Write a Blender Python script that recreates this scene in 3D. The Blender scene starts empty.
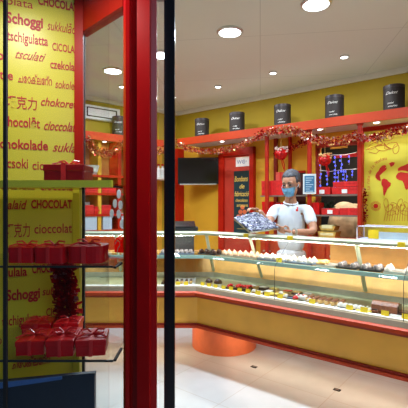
import bpy, bmesh, math, random
from mathutils import Vector, Matrix
random.seed(7)
S = bpy.context.scene
C = S.collection
PI = math.pi
def R(a): return math.radians(a)

# ---------------------------------------------------------------- camera, world, light, exposure
EYE, F = 1.5, 400.0
cam_d = bpy.data.cameras.new('camera'); cam = bpy.data.objects.new('camera', cam_d); C.objects.link(cam)
cam.location = (0, 0, EYE); cam.rotation_euler = (PI/2, 0, 0)
cam_d.sensor_width = 36; cam_d.sensor_fit = 'HORIZONTAL'; cam_d.lens = 36*F/408; cam_d.clip_start = .02
S.camera = cam
w = bpy.data.worlds.new('world'); S.world = w; w.use_nodes = True
w.node_tree.nodes['Background'].inputs[0].default_value = (.42, .62, 1, 1)
w.node_tree.nodes['Background'].inputs[1].default_value = .08
S.view_settings.view_transform = 'Standard'; S.view_settings.look = 'None'
S.view_settings.gamma = 1; S.view_settings.use_curve_mapping = False
S.view_settings.exposure = 0.0

U = Vector((math.cos(R(39)), -math.sin(R(39)), 0)); V = Vector((math.sin(R(39)), math.cos(R(39)), 0))
RZ = -R(39)
def wp(u, v, z=0): return U*u + V*v + Vector((0, 0, z))
def hit(px, v):                                     # plan point where a sight line meets the counter-parallel plane v
    t = (px-204)/F; Y = v/(V.x*t+V.y); return Vector((t*Y, Y, 0))
def uo(px, v): return hit(px, v).dot(U)
def zo(px, py, v): return EYE + (204-py)/F*hit(px, v).y
def at(px, py, Y): return Vector(((px-204)/F*Y, Y, EYE+(204-py)/F*Y))

def area(name, loc, power, size, col=(1, 1, 1), rot=(0, 0, 0), size_y=None, spread=None):
    d = bpy.data.lights.new(name, 'AREA'); d.energy = power; d.color = col
    if size_y: d.shape = 'RECTANGLE'; d.size = size; d.size_y = size_y
    else: d.shape = 'DISK'; d.size = size
    if spread: d.spread = spread
    o = bpy.data.objects.new(name, d); o.location = loc; o.rotation_euler = rot; C.objects.link(o); return o
def spot(name, loc, power, ang, col, rot=(0, 0, 0)):
    d = bpy.data.lights.new(name, 'SPOT'); d.energy = power; d.color = col; d.spot_size = R(ang); d.spot_blend = .6; d.shadow_soft_size = .03
    o = bpy.data.objects.new(name, d); o.location = loc; o.rotation_euler = rot; C.objects.link(o); return o
H = 3.0
BIG = [(.225, 3.47), (.836, 2.985), (-.43, 4.0), (-1.02, 4.48), (1.447, 2.5)]
SMALL = [(.784, 4.545), (1.42, 4.05), (.178, 5.08), (-1.04, 5.08), (-.43, 5.57)]
for x, y in BIG: area('downlight_glow', (x, y, H-.035), 24, .19, (.74, .88, 1), spread=R(160))
for x, y in SMALL: area('small_downlight_glow', (x, y, H-.03), 7, .06, (.9, .95, 1))
for px in (222, 320, 377, 425): 
    p = hit(px, 4.45); area('soffit_glow', (p.x, p.y, 2.365), 7, .05, (1, .93, .82))
area('soffit_glow', (-1.38, 5.55, 2.365), 4, .05, (1, .93, .82))
# strips in the counter: one under the rail, one under the floor of the case
m = wp(-2.385+1.5, 2.83+.29, 1.19); area('case_strip', m, 17, 2.9, (1, .97, .88), (0, 0, RZ), .02)
area('case_strip', (-1.25, 3.7+.29, 1.19), 12, 2.3, (1, .97, .88), (0, 0, 0), .02)
m = wp(-2.385+1.55, 2.83+.33, .345); area('plinth_strip', m, 10, 2.8, (1, .82, .58), (0, 0, RZ), .05)
area('plinth_strip', (-1.25, 4.0, .345), 8, 2.2, (1, .80, .52), (0, 0, 0), .05)
area('window_lamp', (-.52, 1.155, 2.30), 5.2, .10, (1, .98, .9))
area('street_daylight', (1.5, -.9, 2.7), 32, 2.0, (.55, .75, 1), (R(55), 0, 0))

# ---------------------------------------------------------------- materials
MAT = {}
def mat(name, col, rough=.5, metal=0, noise=.06, scale=12, emit=0, bump=0, spec=.5, coat=0):
    if name in MAT: return MAT[name]
    m = bpy.data.materials.new(name); m.use_nodes = True; nt = m.node_tree; b = nt.nodes['Principled BSDF']
    b.inputs['Roughness'].default_value = rough; b.inputs['Metallic'].default_value = metal
    b.inputs['Specular IOR Level'].default_value = spec; b.inputs['Coat Weight'].default_value = coat
    c = (*col, 1)
    tc = nt.nodes.new('ShaderNodeTexCoord'); n = nt.nodes.new('ShaderNodeTexNoise'); n.inputs['Scale'].default_value = scale
    r = nt.nodes.new('ShaderNodeValToRGB')
    r.color_ramp.elements[0].position = .3; r.color_ramp.elements[1].position = .7
    r.color_ramp.elements[0].color = tuple(max(0, x*(1-noise)) for x in col)+(1,)
    r.color_ramp.elements[1].color = tuple(min(1, x*(1+noise)) for x in col)+(1,)
    nt.links.new(tc.outputs['Object'], n.inputs['Vector']); nt.links.new(n.outputs['Fac'], r.inputs['Fac'])
    nt.links.new(r.outputs['Color'], b.inputs['Base Color'])
    if bump:
        bp = nt.nodes.new('ShaderNodeBump'); bp.inputs['Strength'].default_value = bump; bp.inputs['Distance'].default_value = .01
        nt.links.new(n.outputs['Fac'], bp.inputs['Height']); nt.links.new(bp.outputs['Normal'], b.inputs['Normal'])
    if emit:
        b.inputs['Emission Color'].default_value = c; b.inputs['Emission Strength'].default_value = emit
    MAT[name] = m; return m
def glass(name, tint, refl=.08, rough=.02):
    m = bpy.data.materials.new(name); m.use_nodes = True; nt = m.node_tree
    for n in list(nt.nodes): nt.nodes.remove(n)
    o = nt.nodes.new('ShaderNodeOutputMaterial'); t = nt.nodes.new('ShaderNodeBsdfTransparent'); g = nt.nodes.new('ShaderNodeBsdfGlossy')
    t.inputs[0].default_value = (*tint, 1); g.inputs['Roughness'].default_value = rough
    f = nt.nodes.new('ShaderNodeLayerWeight'); f.inputs[0].default_value = .5
    pw = nt.nodes.new('ShaderNodeMath'); pw.operation = 'POWER'; pw.inputs[1].default_value = 5
    mu = nt.nodes.new('ShaderNodeMath'); mu.operation = 'MULTIPLY_ADD'; mu.inputs[1].default_value = .6; mu.inputs[2].default_value = refl*.5
    nt.links.new(f.outputs['Facing'], pw.inputs[0]); nt.links.new(pw.outputs[0], mu.inputs[0]); mu.use_clamp = True
    x = nt.nodes.new('ShaderNodeMixShader'); nt.links.new(mu.outputs[0], x.inputs[0])
    nt.links.new(t.outputs[0], x.inputs[1]); nt.links.new(g.outputs[0], x.inputs[2]); nt.links.new(x.outputs[0], o.inputs[0])
    MAT[name] = m; return m
red = mat('red paint', (.46, .014, .004), .4, spec=.25)
deepred = mat('deep red paint', (.46, .001, .002), .3, spec=.3)
orange = mat('orange red laminate', (.48, .048, .010), .4, spec=.25)
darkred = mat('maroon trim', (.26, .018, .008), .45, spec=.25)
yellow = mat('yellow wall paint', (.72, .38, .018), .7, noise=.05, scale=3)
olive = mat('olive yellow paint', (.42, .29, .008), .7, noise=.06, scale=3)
panely = mat('mustard laminate', (.76, .38, .045), .45, noise=.07, scale=5)
lemon = mat('lemon film', (.74, .64, .03), .35, noise=.04, scale=3)
lemon2 = mat('pale lemon film', (.74, .70, .055), .5, noise=.07, scale=4)
inkred = mat('red ink', (.55, .015, .01), .5)
white = mat('white', (.8, .8, .78), .5)
cream = mat('cream plaster', (.74, .70, .62), .7, noise=.03, scale=4)
black = mat('black gloss', (.008, .008, .01), .2)
blackm = mat('black matte', (.015, .015, .016), .6)
steel = mat('brushed steel', (.62, .63, .60), .3, .8, noise=.1)
railm = mat('pale green rail', (.44, .48, .34), .35, 0, noise=.05)
tan = mat('tan worktop', (.60, .29, .07), .5, noise=.12, scale=8)
deckm = mat('case floor steel', (.46, .42, .24), .4, .1, noise=.1, scale=4)
tagy = mat('yellow card', (.85, .62, .02), .5)
giftred = mat('glossy red wrap', (.62, .004, .008), .3, coat=.12, noise=.15, scale=25, bump=.3)
giftlight = mat('red ribbon', (.75, .03, .03), .3, coat=.3)
giftdark = mat('deep red wrap', (.36, .003, .006), .3, coat=.15, noise=.15, scale=20, bump=.2)
glass('clear glass', (.985, .99, .985), .05); glass('shop glass', (.97, .975, .975), .02); glass('door glass', (.91, .94, .95), .06)
glass('green glass', (.88, .95, .93), .12); glass('shelf glass', (.60, .60, .24), .08)
def film(name, col):
    m = bpy.data.materials.new(name); m.use_nodes = True; nt = m.node_tree; b = nt.nodes['Principled BSDF']; b.inputs['Base Color'].default_value = (*col, 1)
    t = nt.nodes.new('ShaderNodeBsdfTranslucent'); t.inputs[0].default_value = (*col, 1); x = nt.nodes.new('ShaderNodeMixShader'); x.inputs[0].default_value = .6
    nt.links.new(b.outputs[0], x.inputs[1]); nt.links.new(t.outputs[0], x.inputs[2]); nt.links.new(x.outputs[0], nt.nodes['Material Output'].inputs[0]); MAT[name] = m; return m
film('frosted film', (.85, .9, .95)); film('red film', (.95, .02, .02))
# floor: large pale stone tiles
def floor_mat():
    m = bpy.data.materials.new('stone tiles'); m.use_nodes = True; nt = m.node_tree; b = nt.nodes['Principled BSDF']
    tc = nt.nodes.new('ShaderNodeTexCoord'); mp = nt.nodes.new('ShaderNodeMapping'); mp.inputs['Rotation'].default_value = (0, 0, R(39))
    br = nt.nodes.new('ShaderNodeTexBrick'); br.offset = 0; br.inputs['Scale'].default_value = 1
    br.inputs['Brick Width'].default_value = .6; br.inputs['Row Height'].default_value = .6; br.inputs['Mortar Size'].default_value = .003
    br.inputs['Color1'].default_value = (.56, .58, .585, 1); br.inputs['Color2'].default_value = (.53, .555, .56, 1); br.inputs['Mortar'].default_value = (.45, .42, .38, 1)
    n = nt.nodes.new('ShaderNodeTexNoise'); n.inputs['Scale'].default_value = 5; n.inputs['Detail'].default_value = 6
    mx = nt.nodes.new('ShaderNodeMix'); mx.data_type = 'RGBA'; mx.blend_type = 'MULTIPLY'; mx.inputs[0].default_value = .25
    nt.links.new(tc.outputs['Object'], mp.inputs[0]); nt.links.new(mp.outputs[0], br.inputs['Vector']); nt.links.new(mp.outputs[0], n.inputs['Vector'])
    nt.links.new(br.outputs['Color'], mx.inputs[6]); nt.links.new(n.outputs['Fac'], mx.inputs[7]); nt.links.new(mx.outputs[2], b.inputs['Base Color'])
    b.inputs['Roughness'].default_value = .35
    return m
def ceil_mat():
    m = bpy.data.materials.new('ceiling board'); m.use_nodes = True; nt = m.node_tree; b = nt.nodes['Principled BSDF']
    tc = nt.nodes.new('ShaderNodeTexCoord'); mp = nt.nodes.new('ShaderNodeMapping'); mp.inputs['Rotation'].default_value = (0, 0, R(8))
    br = nt.nodes.new('ShaderNodeTexBrick'); br.offset = 0; br.inputs['Scale'].default_value = 1
    br.inputs['Brick Width'].default_value = 1.2; br.inputs['Row Height'].default_value = 1.2; br.inputs['Mortar Size'].default_value = .004
    br.inputs['Color1'].default_value = (.70, .68, .62, 1); br.inputs['Color2'].default_value = (.70, .68, .62, 1); br.inputs['Mortar'].default_value = (.55, .53, .48, 1)
    nt.links.new(tc.outputs['Object'], mp.inputs[0]); nt.links.new(mp.outputs[0], br.inputs['Vector'])
    nt.links.new(br.outputs['Color'], b.inputs['Base Color']); b.inputs['Roughness'].default_value = .6
    return m

# ---------------------------------------------------------------- mesh helpers
def box(bm, c, s, rz=0, rx=0):
    M = Matrix.Translation(c) @ Matrix.Rotation(rz, 4, 'Z') @ Matrix.Rotation(rx, 4, 'X') @ Matrix.Diagonal((s[0], s[1], s[2], 1))
    bmesh.ops.create_cube(bm, size=1, matrix=M); return bm
def bb(x0, x1, y0, y1, z0, z1, bm=None):
    bm = bm or bmesh.new(); return box(bm, ((x0+x1)/2, (y0+y1)/2, (z0+z1)/2), (x1-x0, y1-y0, z1-z0))
def bev(bm, w=.004, seg=2):
    bmesh.ops.bevel(bm, geom=bm.edges[:], offset=w, segments=seg, affect='EDGES', profile=.5); return bm
def cyl(bm, c, r, h, seg=24, r2=None):
    bmesh.ops.create_cone(bm, cap_ends=True, segments=seg, radius1=r, radius2=r if r2 is None else r2, depth=h, matrix=Matrix.Translation(c)); return bm
def sph(bm, c, s, seg=12, rz=0):
    M = Matrix.Translation(c) @ Matrix.Rotation(rz, 4, 'Z') @ Matrix.Diagonal((s[0], s[1], s[2], 1))
    bmesh.ops.create_uvsphere(bm, u_segments=seg, v_segments=max(6, seg*2//3), radius=1, matrix=M); return bm
def prism(bm, pts, z0, z1):
    a = [bm.verts.new((x, y, z0)) for x, y in pts]; b = [bm.verts.new((x, y, z1)) for x, y in pts]; n = len(pts)
    bm.faces.new(a[::-1]); bm.faces.new(b)
    for i in range(n): bm.faces.new((a[i], a[(i+1) % n], b[(i+1) % n], b[i]))
    bmesh.ops.recalc_face_normals(bm, faces=bm.faces[:]); return bm
def plate(bm, pts, y0, y1):                          # outline in x-z, thickness along y
    a = [bm.verts.new((x, y0, z)) for x, z in pts]; b = [bm.verts.new((x, y1, z)) for x, z in pts]; n = len(pts)
    bm.faces.new(a[::-1]); bm.faces.new(b)
    for i in range(n): bm.faces.new((a[i], a[(i+1) % n], b[(i+1) % n], b[i]))
    bmesh.ops.recalc_face_normals(bm, faces=bm.faces[:]); return bm
def tube(bm, pts, r, seg=6):
    pts = [Vector(p) for p in pts]; rings = []
    for i, p in enumerate(pts):
        d = (pts[min(i+1, len(pts)-1)]-pts[max(i-1, 0)]).normalized()
        a = d.cross(Vector((0, 0, 1))) if abs(d.z) < .95 else d.cross(Vector((1, 0, 0)))
        a.normalize(); b = d.cross(a)
        rr = r[i] if isinstance(r, (list, tuple)) else r
        rings.append([bm.verts.new(p+(a*math.cos(k*2*PI/seg)+b*math.sin(k*2*PI/seg))*rr) for k in range(seg)])
    for A, B in zip(rings, rings[1:]):
        for k in range(seg): bm.faces.new((A[k], A[(k+1) % seg], B[(k+1) % seg], B[k]))
    bm.faces.new(rings[0][::-1]); bm.faces.new(rings[-1])
    bmesh.ops.recalc_face_normals(bm, faces=bm.faces[:]); return bm
def lathe(bm, prof, c=(0, 0, 0), seg=20):
    rings = []
    for r, z in prof: rings.append([bm.verts.new((c[0]+max(r, .0005)*math.cos(k*2*PI/seg), c[1]+max(r, .0005)*math.sin(k*2*PI/seg), c[2]+z)) for k in range(seg)])
    for A, B in zip(rings, rings[1:]):
        for k in range(seg): bm.faces.new((A[k], A[(k+1) % seg], B[(k+1) % seg], B[k]))
    bm.faces.new(rings[0][::-1]); bm.faces.new(rings[-1])
    bmesh.ops.recalc_face_normals(bm, faces=bm.faces[:]); return bm
def obj(name, bm, m, parent=None, loc=None, rz=0, smooth=False):
    me = bpy.data.meshes.new(name); bm.to_mesh(me); bm.free()
    for x in (m if isinstance(m, (list, tuple)) else [m]): me.materials.append(x)
    if smooth:
        for p in me.polygons: p.use_smooth = True
    o = bpy.data.objects.new(name, me); C.objects.link(o)
    if parent: o.parent = parent
    if loc is not None: o.location = loc
    o.rotation_euler = (0, 0, rz); return o
def tag(o, label, cat, group=None, kind=None):
    o['label'] = label; o['category'] = cat
    if group: o['group'] = group
    if kind: o['kind'] = kind
    return o
def thing(name, label, cat, loc=(0, 0, 0), rz=0, group=None):
    o = bpy.data.objects.new(name, None); C.objects.link(o); o.location = loc; o.rotation_euler = (0, 0, rz)
    return tag(o, label, cat, group)
def struct(name, bm, m, parent=None, loc=None, rz=0):
    o = obj(name, bm, m, parent, loc, rz)
    if not parent: o['kind'] = 'structure'
    return o
def sroot(name, loc=(0, 0, 0), rz=0):
    o = bpy.data.objects.new(name, None); C.objects.link(o); o.location = loc; o.rotation_euler = (0, 0, rz); o['kind'] = 'structure'; return o
def dup(root, loc, rz=None, label=None, group=None):
    r = root.copy(); C.objects.link(r); r.location = loc
    if rz is not None: r.rotation_euler = (0, 0, rz)
    if label: r['label'] = label
    if group: r['group'] = group
    for ch in list(root.children):
        c = ch.copy(); C.objects.link(c); c.parent = r
        for g in ch.children:
            d = g.copy(); C.objects.link(d); d.parent = c
    return r
DG = None
def text_bm(lines):
    """lines: (string, x, z, size, shear, bold); laid out in the x-z plane facing -y at y = 0"""
    bm = bmesh.new()
    for s, x, z, size, shear, bold, *fit in lines:
        cu = bpy.data.curves.new('t', 'FONT'); cu.body = s; cu.size = size; cu.shear = shear; cu.offset = bold; cu.extrude = .0006; cu.resolution_u = 3
        o = bpy.data.objects.new('t', cu); C.objects.link(o)
        bpy.context.view_layer.update(); dg = bpy.context.evaluated_depsgraph_get()
        me = bpy.data.meshes.new_from_object(o.evaluated_get(dg))
        k = 1
        if fit and len(me.vertices): k = fit[0]/max(v.co.x for v in me.vertices)
        me.transform(Matrix.Translation((x, 0, z)) @ Matrix.Rotation(PI/2, 4, 'X') @ Matrix.Diagonal((k, 1, 1, 1)))
        bm.from_mesh(me); bpy.data.meshes.remove(me); bpy.data.objects.remove(o); bpy.data.curves.remove(cu)
    return bm
ORD = 'first second third fourth fifth sixth seventh eighth ninth tenth eleventh twelfth thirteenth fourteenth fifteenth sixteenth seventeenth eighteenth nineteenth twentieth'.split()

# ---------------------------------------------------------------- the room
struct('floor', bb(-3.2, 3.8, -3, 7.6, -.05, 0), floor_mat())
struct('ceiling', bb(-3.2, 3.8, 1.3, 7.6, H, H+.05), ceil_mat())
CV = 4.81
Lc = uo(177, CV)                                    # u of the corner of the two back walls
o0, o1 = uo(318, CV), uo(357.5, CV)                 # the opening behind the open shelves
bm = bmesh.new()
bb(Lc, o0, CV, CV+.1, 0, 2.43, bm); bb(o1, .85, CV, CV+.1, 0, 2.43, bm); bb(o0, o1, CV, CV+.1, 0, 1.0, bm); bb(o0, o1, CV, CV+.1, 2.25, 2.43, bm)
struct('wall_back', bm, yellow, rz=RZ)
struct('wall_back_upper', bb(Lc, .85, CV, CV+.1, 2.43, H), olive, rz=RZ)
corner = wp(Lc, CV)
LA = R(40); LU = Vector((math.cos(LA), math.sin(LA), 0)); LN = Vector((math.sin(LA), -math.cos(LA), 0))   # left wall: along, and into the shop
def lw(s, d, z=0): return corner + LU*s + LN*d + Vector((0, 0, z))      # s negative = to the left of the corner
def lhit(px, d):
    t = (px-204)/F; q = corner+LN*d
    # (q + s*LU) with x = t*y
    s = (t*q.y-q.x)/(LU.x-t*LU.y); return s
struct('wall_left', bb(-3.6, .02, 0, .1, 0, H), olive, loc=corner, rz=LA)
struct('wall_right', bb(3.65, 3.75, -.2, 3.5, 0, H), yellow)
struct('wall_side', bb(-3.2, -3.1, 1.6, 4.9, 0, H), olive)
struct('wall_front', bb(.85, 3.75, 1.35, 1.45, 0, H, bb(-.16, .85, 1.35, 1.45, 2.32, H, bb(-3.2, -.16, 1.62, 1.70, 2.32, H, bb(-3.2, -.85, 1.62, 1.7, 0, 2.32)))), cream)
# dark room behind the opening
bm = bmesh.new(); bb(o0-.5, o1+.8, CV+1.3, CV+1.35, 0, 2.6, bm); bb(o0-.55, o0-.5, CV+.1, CV+1.35, 0, 2.6, bm); bb(o1+.8, o1+.85, CV+.1, CV+1.35, 0, 2.6, bm); bb(o0-.5, o1+.8, CV+.1, CV+1.3, 2.55, 2.6, bm)
struct('wall_backroom', bm, blackm, rz=RZ)
# crown moulding
struct('trim_1', bb(Lc, .85, CV-.04, CV-.001, H-.06, H-.001), cream, rz=RZ)
struct('trim_2', bb(-3.5, 0, -.04, -.001, H-.06, H-.001), cream, loc=corner, rz=LA)
# soffit with the red fascia
def soffit(name, x0, x1, y0, y1, loc, rz, cant):
    r = sroot(name, loc, rz)
    obj('soffit_board', bb(x0, x1, y0+.02, y1, 2.38, 2.43), cream, r)
    obj('fascia', bb(x0, x1, y0-.01, y0+.02, 2.35, 2.45), orange, r)
    return r
FV = 4.30
cpt = None
soffit('trim_3', uo(178, FV), .85, FV, CV-.002, (0, 0, 0), RZ, 0)
r = sroot('trim_4', corner, LA)
obj('soffit_board', bb(-3.4, -.5, -.32, -.002, 2.38, 2.43), cream, r); obj('fascia', bb(-3.4, -.5, -.35, -.32, 2.35, 2.45), orange, r)
# red pilaster in the corner
struct('trim_5', bb(uo(175.5, 4.7), uo(179.5, 4.7), 4.66, CV-.002, 0, 2.38), red, rz=RZ)

# lamps
def downlight(x, y, r, label, cat='ceiling light', z=H, grp='large downlights'):
    t = thing('ceiling_downlight', label, cat, (x, y, z), 0, grp)
    bm = lathe(bmesh.new(), [(r*1.22, -.001), (r*1.22, -.012), (r*1.0, -.018), (r*.99, -.004)], seg=32); obj('trim_ring', bm, steel, t)
    obj('lens', cyl(bmesh.new(), (0, 0, -.010), r*.98, .01, 32), mat('lit lens', (.88, .95, 1), emit=9), t)
    return t
lab = ['large round downlight in the middle of the ceiling, nearest the red gift ornament side', 'large round downlight at the top edge of the picture', 'large round downlight seen between the red post and the black post',
       'large round downlight seen through the left glass', 'large round downlight beyond the right edge of the picture']
lab[0] = 'large round white downlight high in the centre of the ceiling'
for (x, y), l in zip(BIG, lab): downlight(x, y, .095, l)
lab = ['small round downlight in the ceiling, middle of the three in view on the right', 'small round downlight nearest the right wall canisters', 'small round downlight right of the black post, above the television side',
       'small round downlight through the left glass, below the large one', 'small round downlight behind the black post']
for (x, y), l in zip(SMALL, lab): downlight(x, y, .035, l, grp='small downlights')
lab = ['small spotlight under the soffit above the television', 'small spotlight under the soffit left of the map panel, above the blue lights', 'small spotlight under the soffit above the yellow map panel', 'small spotlight under the soffit beyond the map panel']
for px, l in zip((222, 320, 377, 425), lab):
    p = hit(px, 4.45); downlight(p.x, p.y, .03, l, z=2.38, grp='spotlights under the soffit')
downlight(-1.38, 5.55, .03, 'small spotlight under the left soffit, seen through the left glass', z=2.38, grp='spotlights under the soffit')

# ---------------------------------------------------------------- display counter
P1 = Vector((-.074, 3.7, 0))
def cp(s, d, z):                                     # s<0: left run, s>0: right run, 0: the corner
    if s < 0: return Vector((P1.x+s, P1.y+d, z))
    if s == 0: return P1+Vector((.354*d, d, z))
    return P1+U*s+V*d+Vector((0, 0, z))
CL, CR = -2.3, 3.0
def sweep(prof, s0=CL, s1=CR):
    bm = bmesh.new(); st = [s0]+([0] if s0 < 0 < s1 else [])+[s1]
    rings = [[bm.verts.new(cp(s, d, z)) for d, z in prof] for s in st]; n = len(prof)
    for A, B in zip(rings, rings[1:]):
        for i in range(n): bm.faces.new((A[i], A[(i+1) % n], B[(i+1) % n], B[i]))
    bm.faces.new(rings[0]); bm.faces.new(rings[-1][::-1]); bmesh.ops.recalc_face_normals(bm, faces=bm.faces[:]); return bm
def rect(d0, d1, z0, z1): return [(d0, z0), (d1, z0), (d1, z1), (d0, z1)]
CT = thing('display_counter', 'long angled glass pastry counter with mustard front and orange red trims', 'counter')
obj('base_panel', sweep(rect(.03, .65, .375, .64)), panely, CT)
obj('lower_trim', sweep(rect(.0, .65, .352, .375)), orange, CT)
obj('lower_bead', sweep(rect(.012, .03, .375, .392)), darkred, CT)
obj('upper_trim', sweep([(-.03, .66), (.05, .66), (.05, .695), (-.015, .695), (-.03, .685)]), orange, CT)
obj('dark_trim', sweep([(.005, .635), (.05, .635), (.05, .66), (-.012, .66)]), darkred, CT)  # second, darker red rim stepped in below the upper trim
obj('kerb', sweep([(-.005, .695), (.05, .695), (.05, .73), (.01, .73)]), mat('grey brown metal', (.33, .27, .2), .35, .3), CT)
obj('price_ledge', sweep(rect(.05, .10, .70, .735)), white, CT)
obj('case_floor', sweep([(.10, .64), (.56, .64), (.56, .735), (.10, .715)]), deckm, CT)
obj('back_band', sweep(rect(.50, .56, .735, .785)), steel, CT)
obj('back_panel', sweep([(.50, .785), (.65, .785), (.65, 1.0), (.62, 1.0)]), tan, CT)
gp = [(.03, .73), (.03, .97)]
for k in range(1, 9): a_ = R(53)*k/8; gp.append((.03+.05*(1-math.cos(a_)), .97+.05*math.sin(a_)))
gp.append((gp[-1][0]+(1.205-gp[-1][1])*math.tan(R(53)), 1.205))
gp2 = [(a+.005, b) for a, b in gp[::-1]]
for a, b in ((CL, -.003), (.003, .80), (.806, 1.75), (1.756, CR)):
    obj('glass_panel', sweep(gp+gp2, a, b), MAT['clear glass'], CT, smooth=False)
for s in (.803, 1.753):
    obj('glass_joint', tube(bmesh.new(), [cp(s, d-.002, z) for d, z in gp], .0022, 5), blackm, CT)
obj('upper_shelf', sweep(rect(.22, .56, .985, 1.0)), MAT['green glass'], CT)
obj('shelf_edge', sweep(rect(.205, .22, .968, 1.0)), mat('green glass edge', (.30, .50, .47), .15), CT)
obj('rail', sweep([(.225, 1.195), (.32, 1.195), (.32, 1.228), (.245, 1.228), (.22, 1.215)]), railm, CT)
for s in (-1.6, -.8, 0, .41, 1.37, 2.3):
    b = tube(bmesh.new(), [cp(s, .27, 1.2), cp(s, .49, .80)], .017, 4); obj('support_bar', b, railm, CT)
obj('staff_worktop', sweep([(.50, 1.17), (.68, 1.17), (.68, 1.2), (.50, 1.2)], 1.02, CR), mat('red brown worktop', (.42, .10, .05), .4), CT)
obj('staff_doors', sweep(rect(.64, .66, .995, 1.17), 1.02, CR), tan, CT)
pl = obj('plinth', lathe(bmesh.new(), [(.34, 0), (.34, .352)], (.215, 4.27, 0), 64), mat('orange plinth laminate', (.72, .17, .06), .5), CT, smooth=False)
pl['label'] = 'round orange plinth under the counter'
obj('plinth', lathe(bmesh.new(), [(.34, 0), (.34, .352)], tuple(cp(2.4, .5, 0)), 48), MAT['orange plinth laminate'], CT)
obj('plinth', lathe(bmesh.new(), [(.3, 0), (.3, .352)], tuple(cp(-1.9, .4, 0)), 48), MAT['orange plinth laminate'], CT)

# price tags
def tag_card(name, p, rz, label, group, s=1):
    bm = box(bmesh.new(), (0, 0, .019*s), (.052*s, .002, .036*s), rx=-.2); box(bm, (0, .007, .004), (.03*s, .016, .0015))
    t = obj(name, bm, tagy, loc=p, rz=rz); return tag(t, label, 'price tag', group)
lows = [178, 186, 202.5, 209, 215.5, 223.5, 231, 239.5, 248, 258, 267, 280, 312, 349.5, 364, 385, 406]
for i, px in enumerate(lows):
    if px < 197: p = Vector(((px-204)/F*3.775, 3.775, .7355)); rz = 0
    else: q = hit(px, 2.83+.075); p = Vector((q.x, q.y, .7355)); rz = RZ
    o = tag_card('price_tag', p, rz, 'small yellow price tag, %s from the left along the lower counter ledge' % ORD[i], 'yellow price tags on the ledge', .95 if px > 240 else .85)
for px, l in ((200, 'directly below the television'), (247, 'below the dark chocolate poster'), (291, 'in front of the man'), (402, 'at the right edge of the picture')):
    q = hit(px, 2.83+.235); 
    bm = box(bmesh.new(), (0, 0, -.012), (.05, .003, .034)); box(bm, (0, .012, .0045), (.04, .026, .002)); o = obj('rail_tag', bm, tagy, loc=(q.x, q.y, 1.226), rz=RZ)
    o.location -= V*.02; tag(o, 'yellow price card clipped on the counter rail %s' % l, 'price tag', 'yellow cards on the rail')
q = hit(279, 3.06); tag_card('price_tag', Vector((q.x, q.y, 1.002)), RZ, 'yellow price tag standing on the upper glass shelf in front of the man', 'yellow tag on the shelf')

# ---------------------------------------------------------------- pastries
choc = mat('chocolate', (.045, .016, .010), .3); milk = mat('milk chocolate', (.25, .085, .04), .4, noise=.25, scale=60, bump=.4)
pale = mat('pale meringue', (.66, .63, .57), .6, noise=.06, scale=40); crust = mat('golden crust', (.68, .42, .14), .5, noise=.2, scale=50)
berry = mat('red berries', (.62, .02, .03), .2, noise=.3, scale=90); pink = mat('pink cream', (.8, .45, .42), .5); lem = mat('lemon curd', (.80, .62, .10), .35, noise=.12, scale=50)
navy = mat('navy paper cup', (.02, .04, .10), .4); bluet = mat('blue grey tray', (.16, .22, .32), .3)
def meringue():
    bm = bmesh.new(); lathe(bm, [(.016, 0), (.022, .006), (.021, .014), (.012, .024), (.003, .032), (.001, .034)], seg=10); return bm
def bonbon():
    bm = bmesh.new(); lathe(bm, [(.014, 0), (.018, .004), (.017, .014), (.011, .021), (.003, .023)], seg=10); return bm
PROTO = {}
def pastry(kind):
    if kind in PROTO: return PROTO[kind].data
    if kind == 'meringue': o = obj('meringue', meringue(), pale, smooth=True)
    elif kind == 'cream_puff': 
        bm = meringue(); o = obj('cream_puff', bm, [mat('cream icing', (.66, .44, .30), .5)], smooth=True)
    elif kind == 'croissant':
        bm = bmesh.new(); tube(bm, [(.03*math.cos(a), .03*math.sin(a)-.015, .012) for a in [k*PI/8 for k in range(9)]], [.004, .008, .011, .013, .014, .013, .011, .008, .004], 8); o = obj('croissant', bm, crust, smooth=True)
    elif kind == 'chocolate_bonbon': o = obj('chocolate_bonbon', bonbon(), choc, smooth=True)
    elif kind == 'marbled_bonbon': o = obj('marbled_bonbon', bonbon(), mat('marbled chocolate', (.25, .22, .22), .4, noise=.99, scale=55), smooth=True)
    PROTO[kind] = o; o['proto'] = 1
    return o.data
def put(kind, p, rz, label, group, s=1):
    first = kind not in PROTO; me = pastry(kind)
    if first: o = PROTO[kind]; del o['proto']
    else: o = PROTO[kind].copy(); C.objects.link(o)
    o.location = p; o.rotation_euler = (0, 0, rz); o.scale = (s, s, s*1.25)
    return tag(o, label, kind.replace('_', ' '), group)
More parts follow.
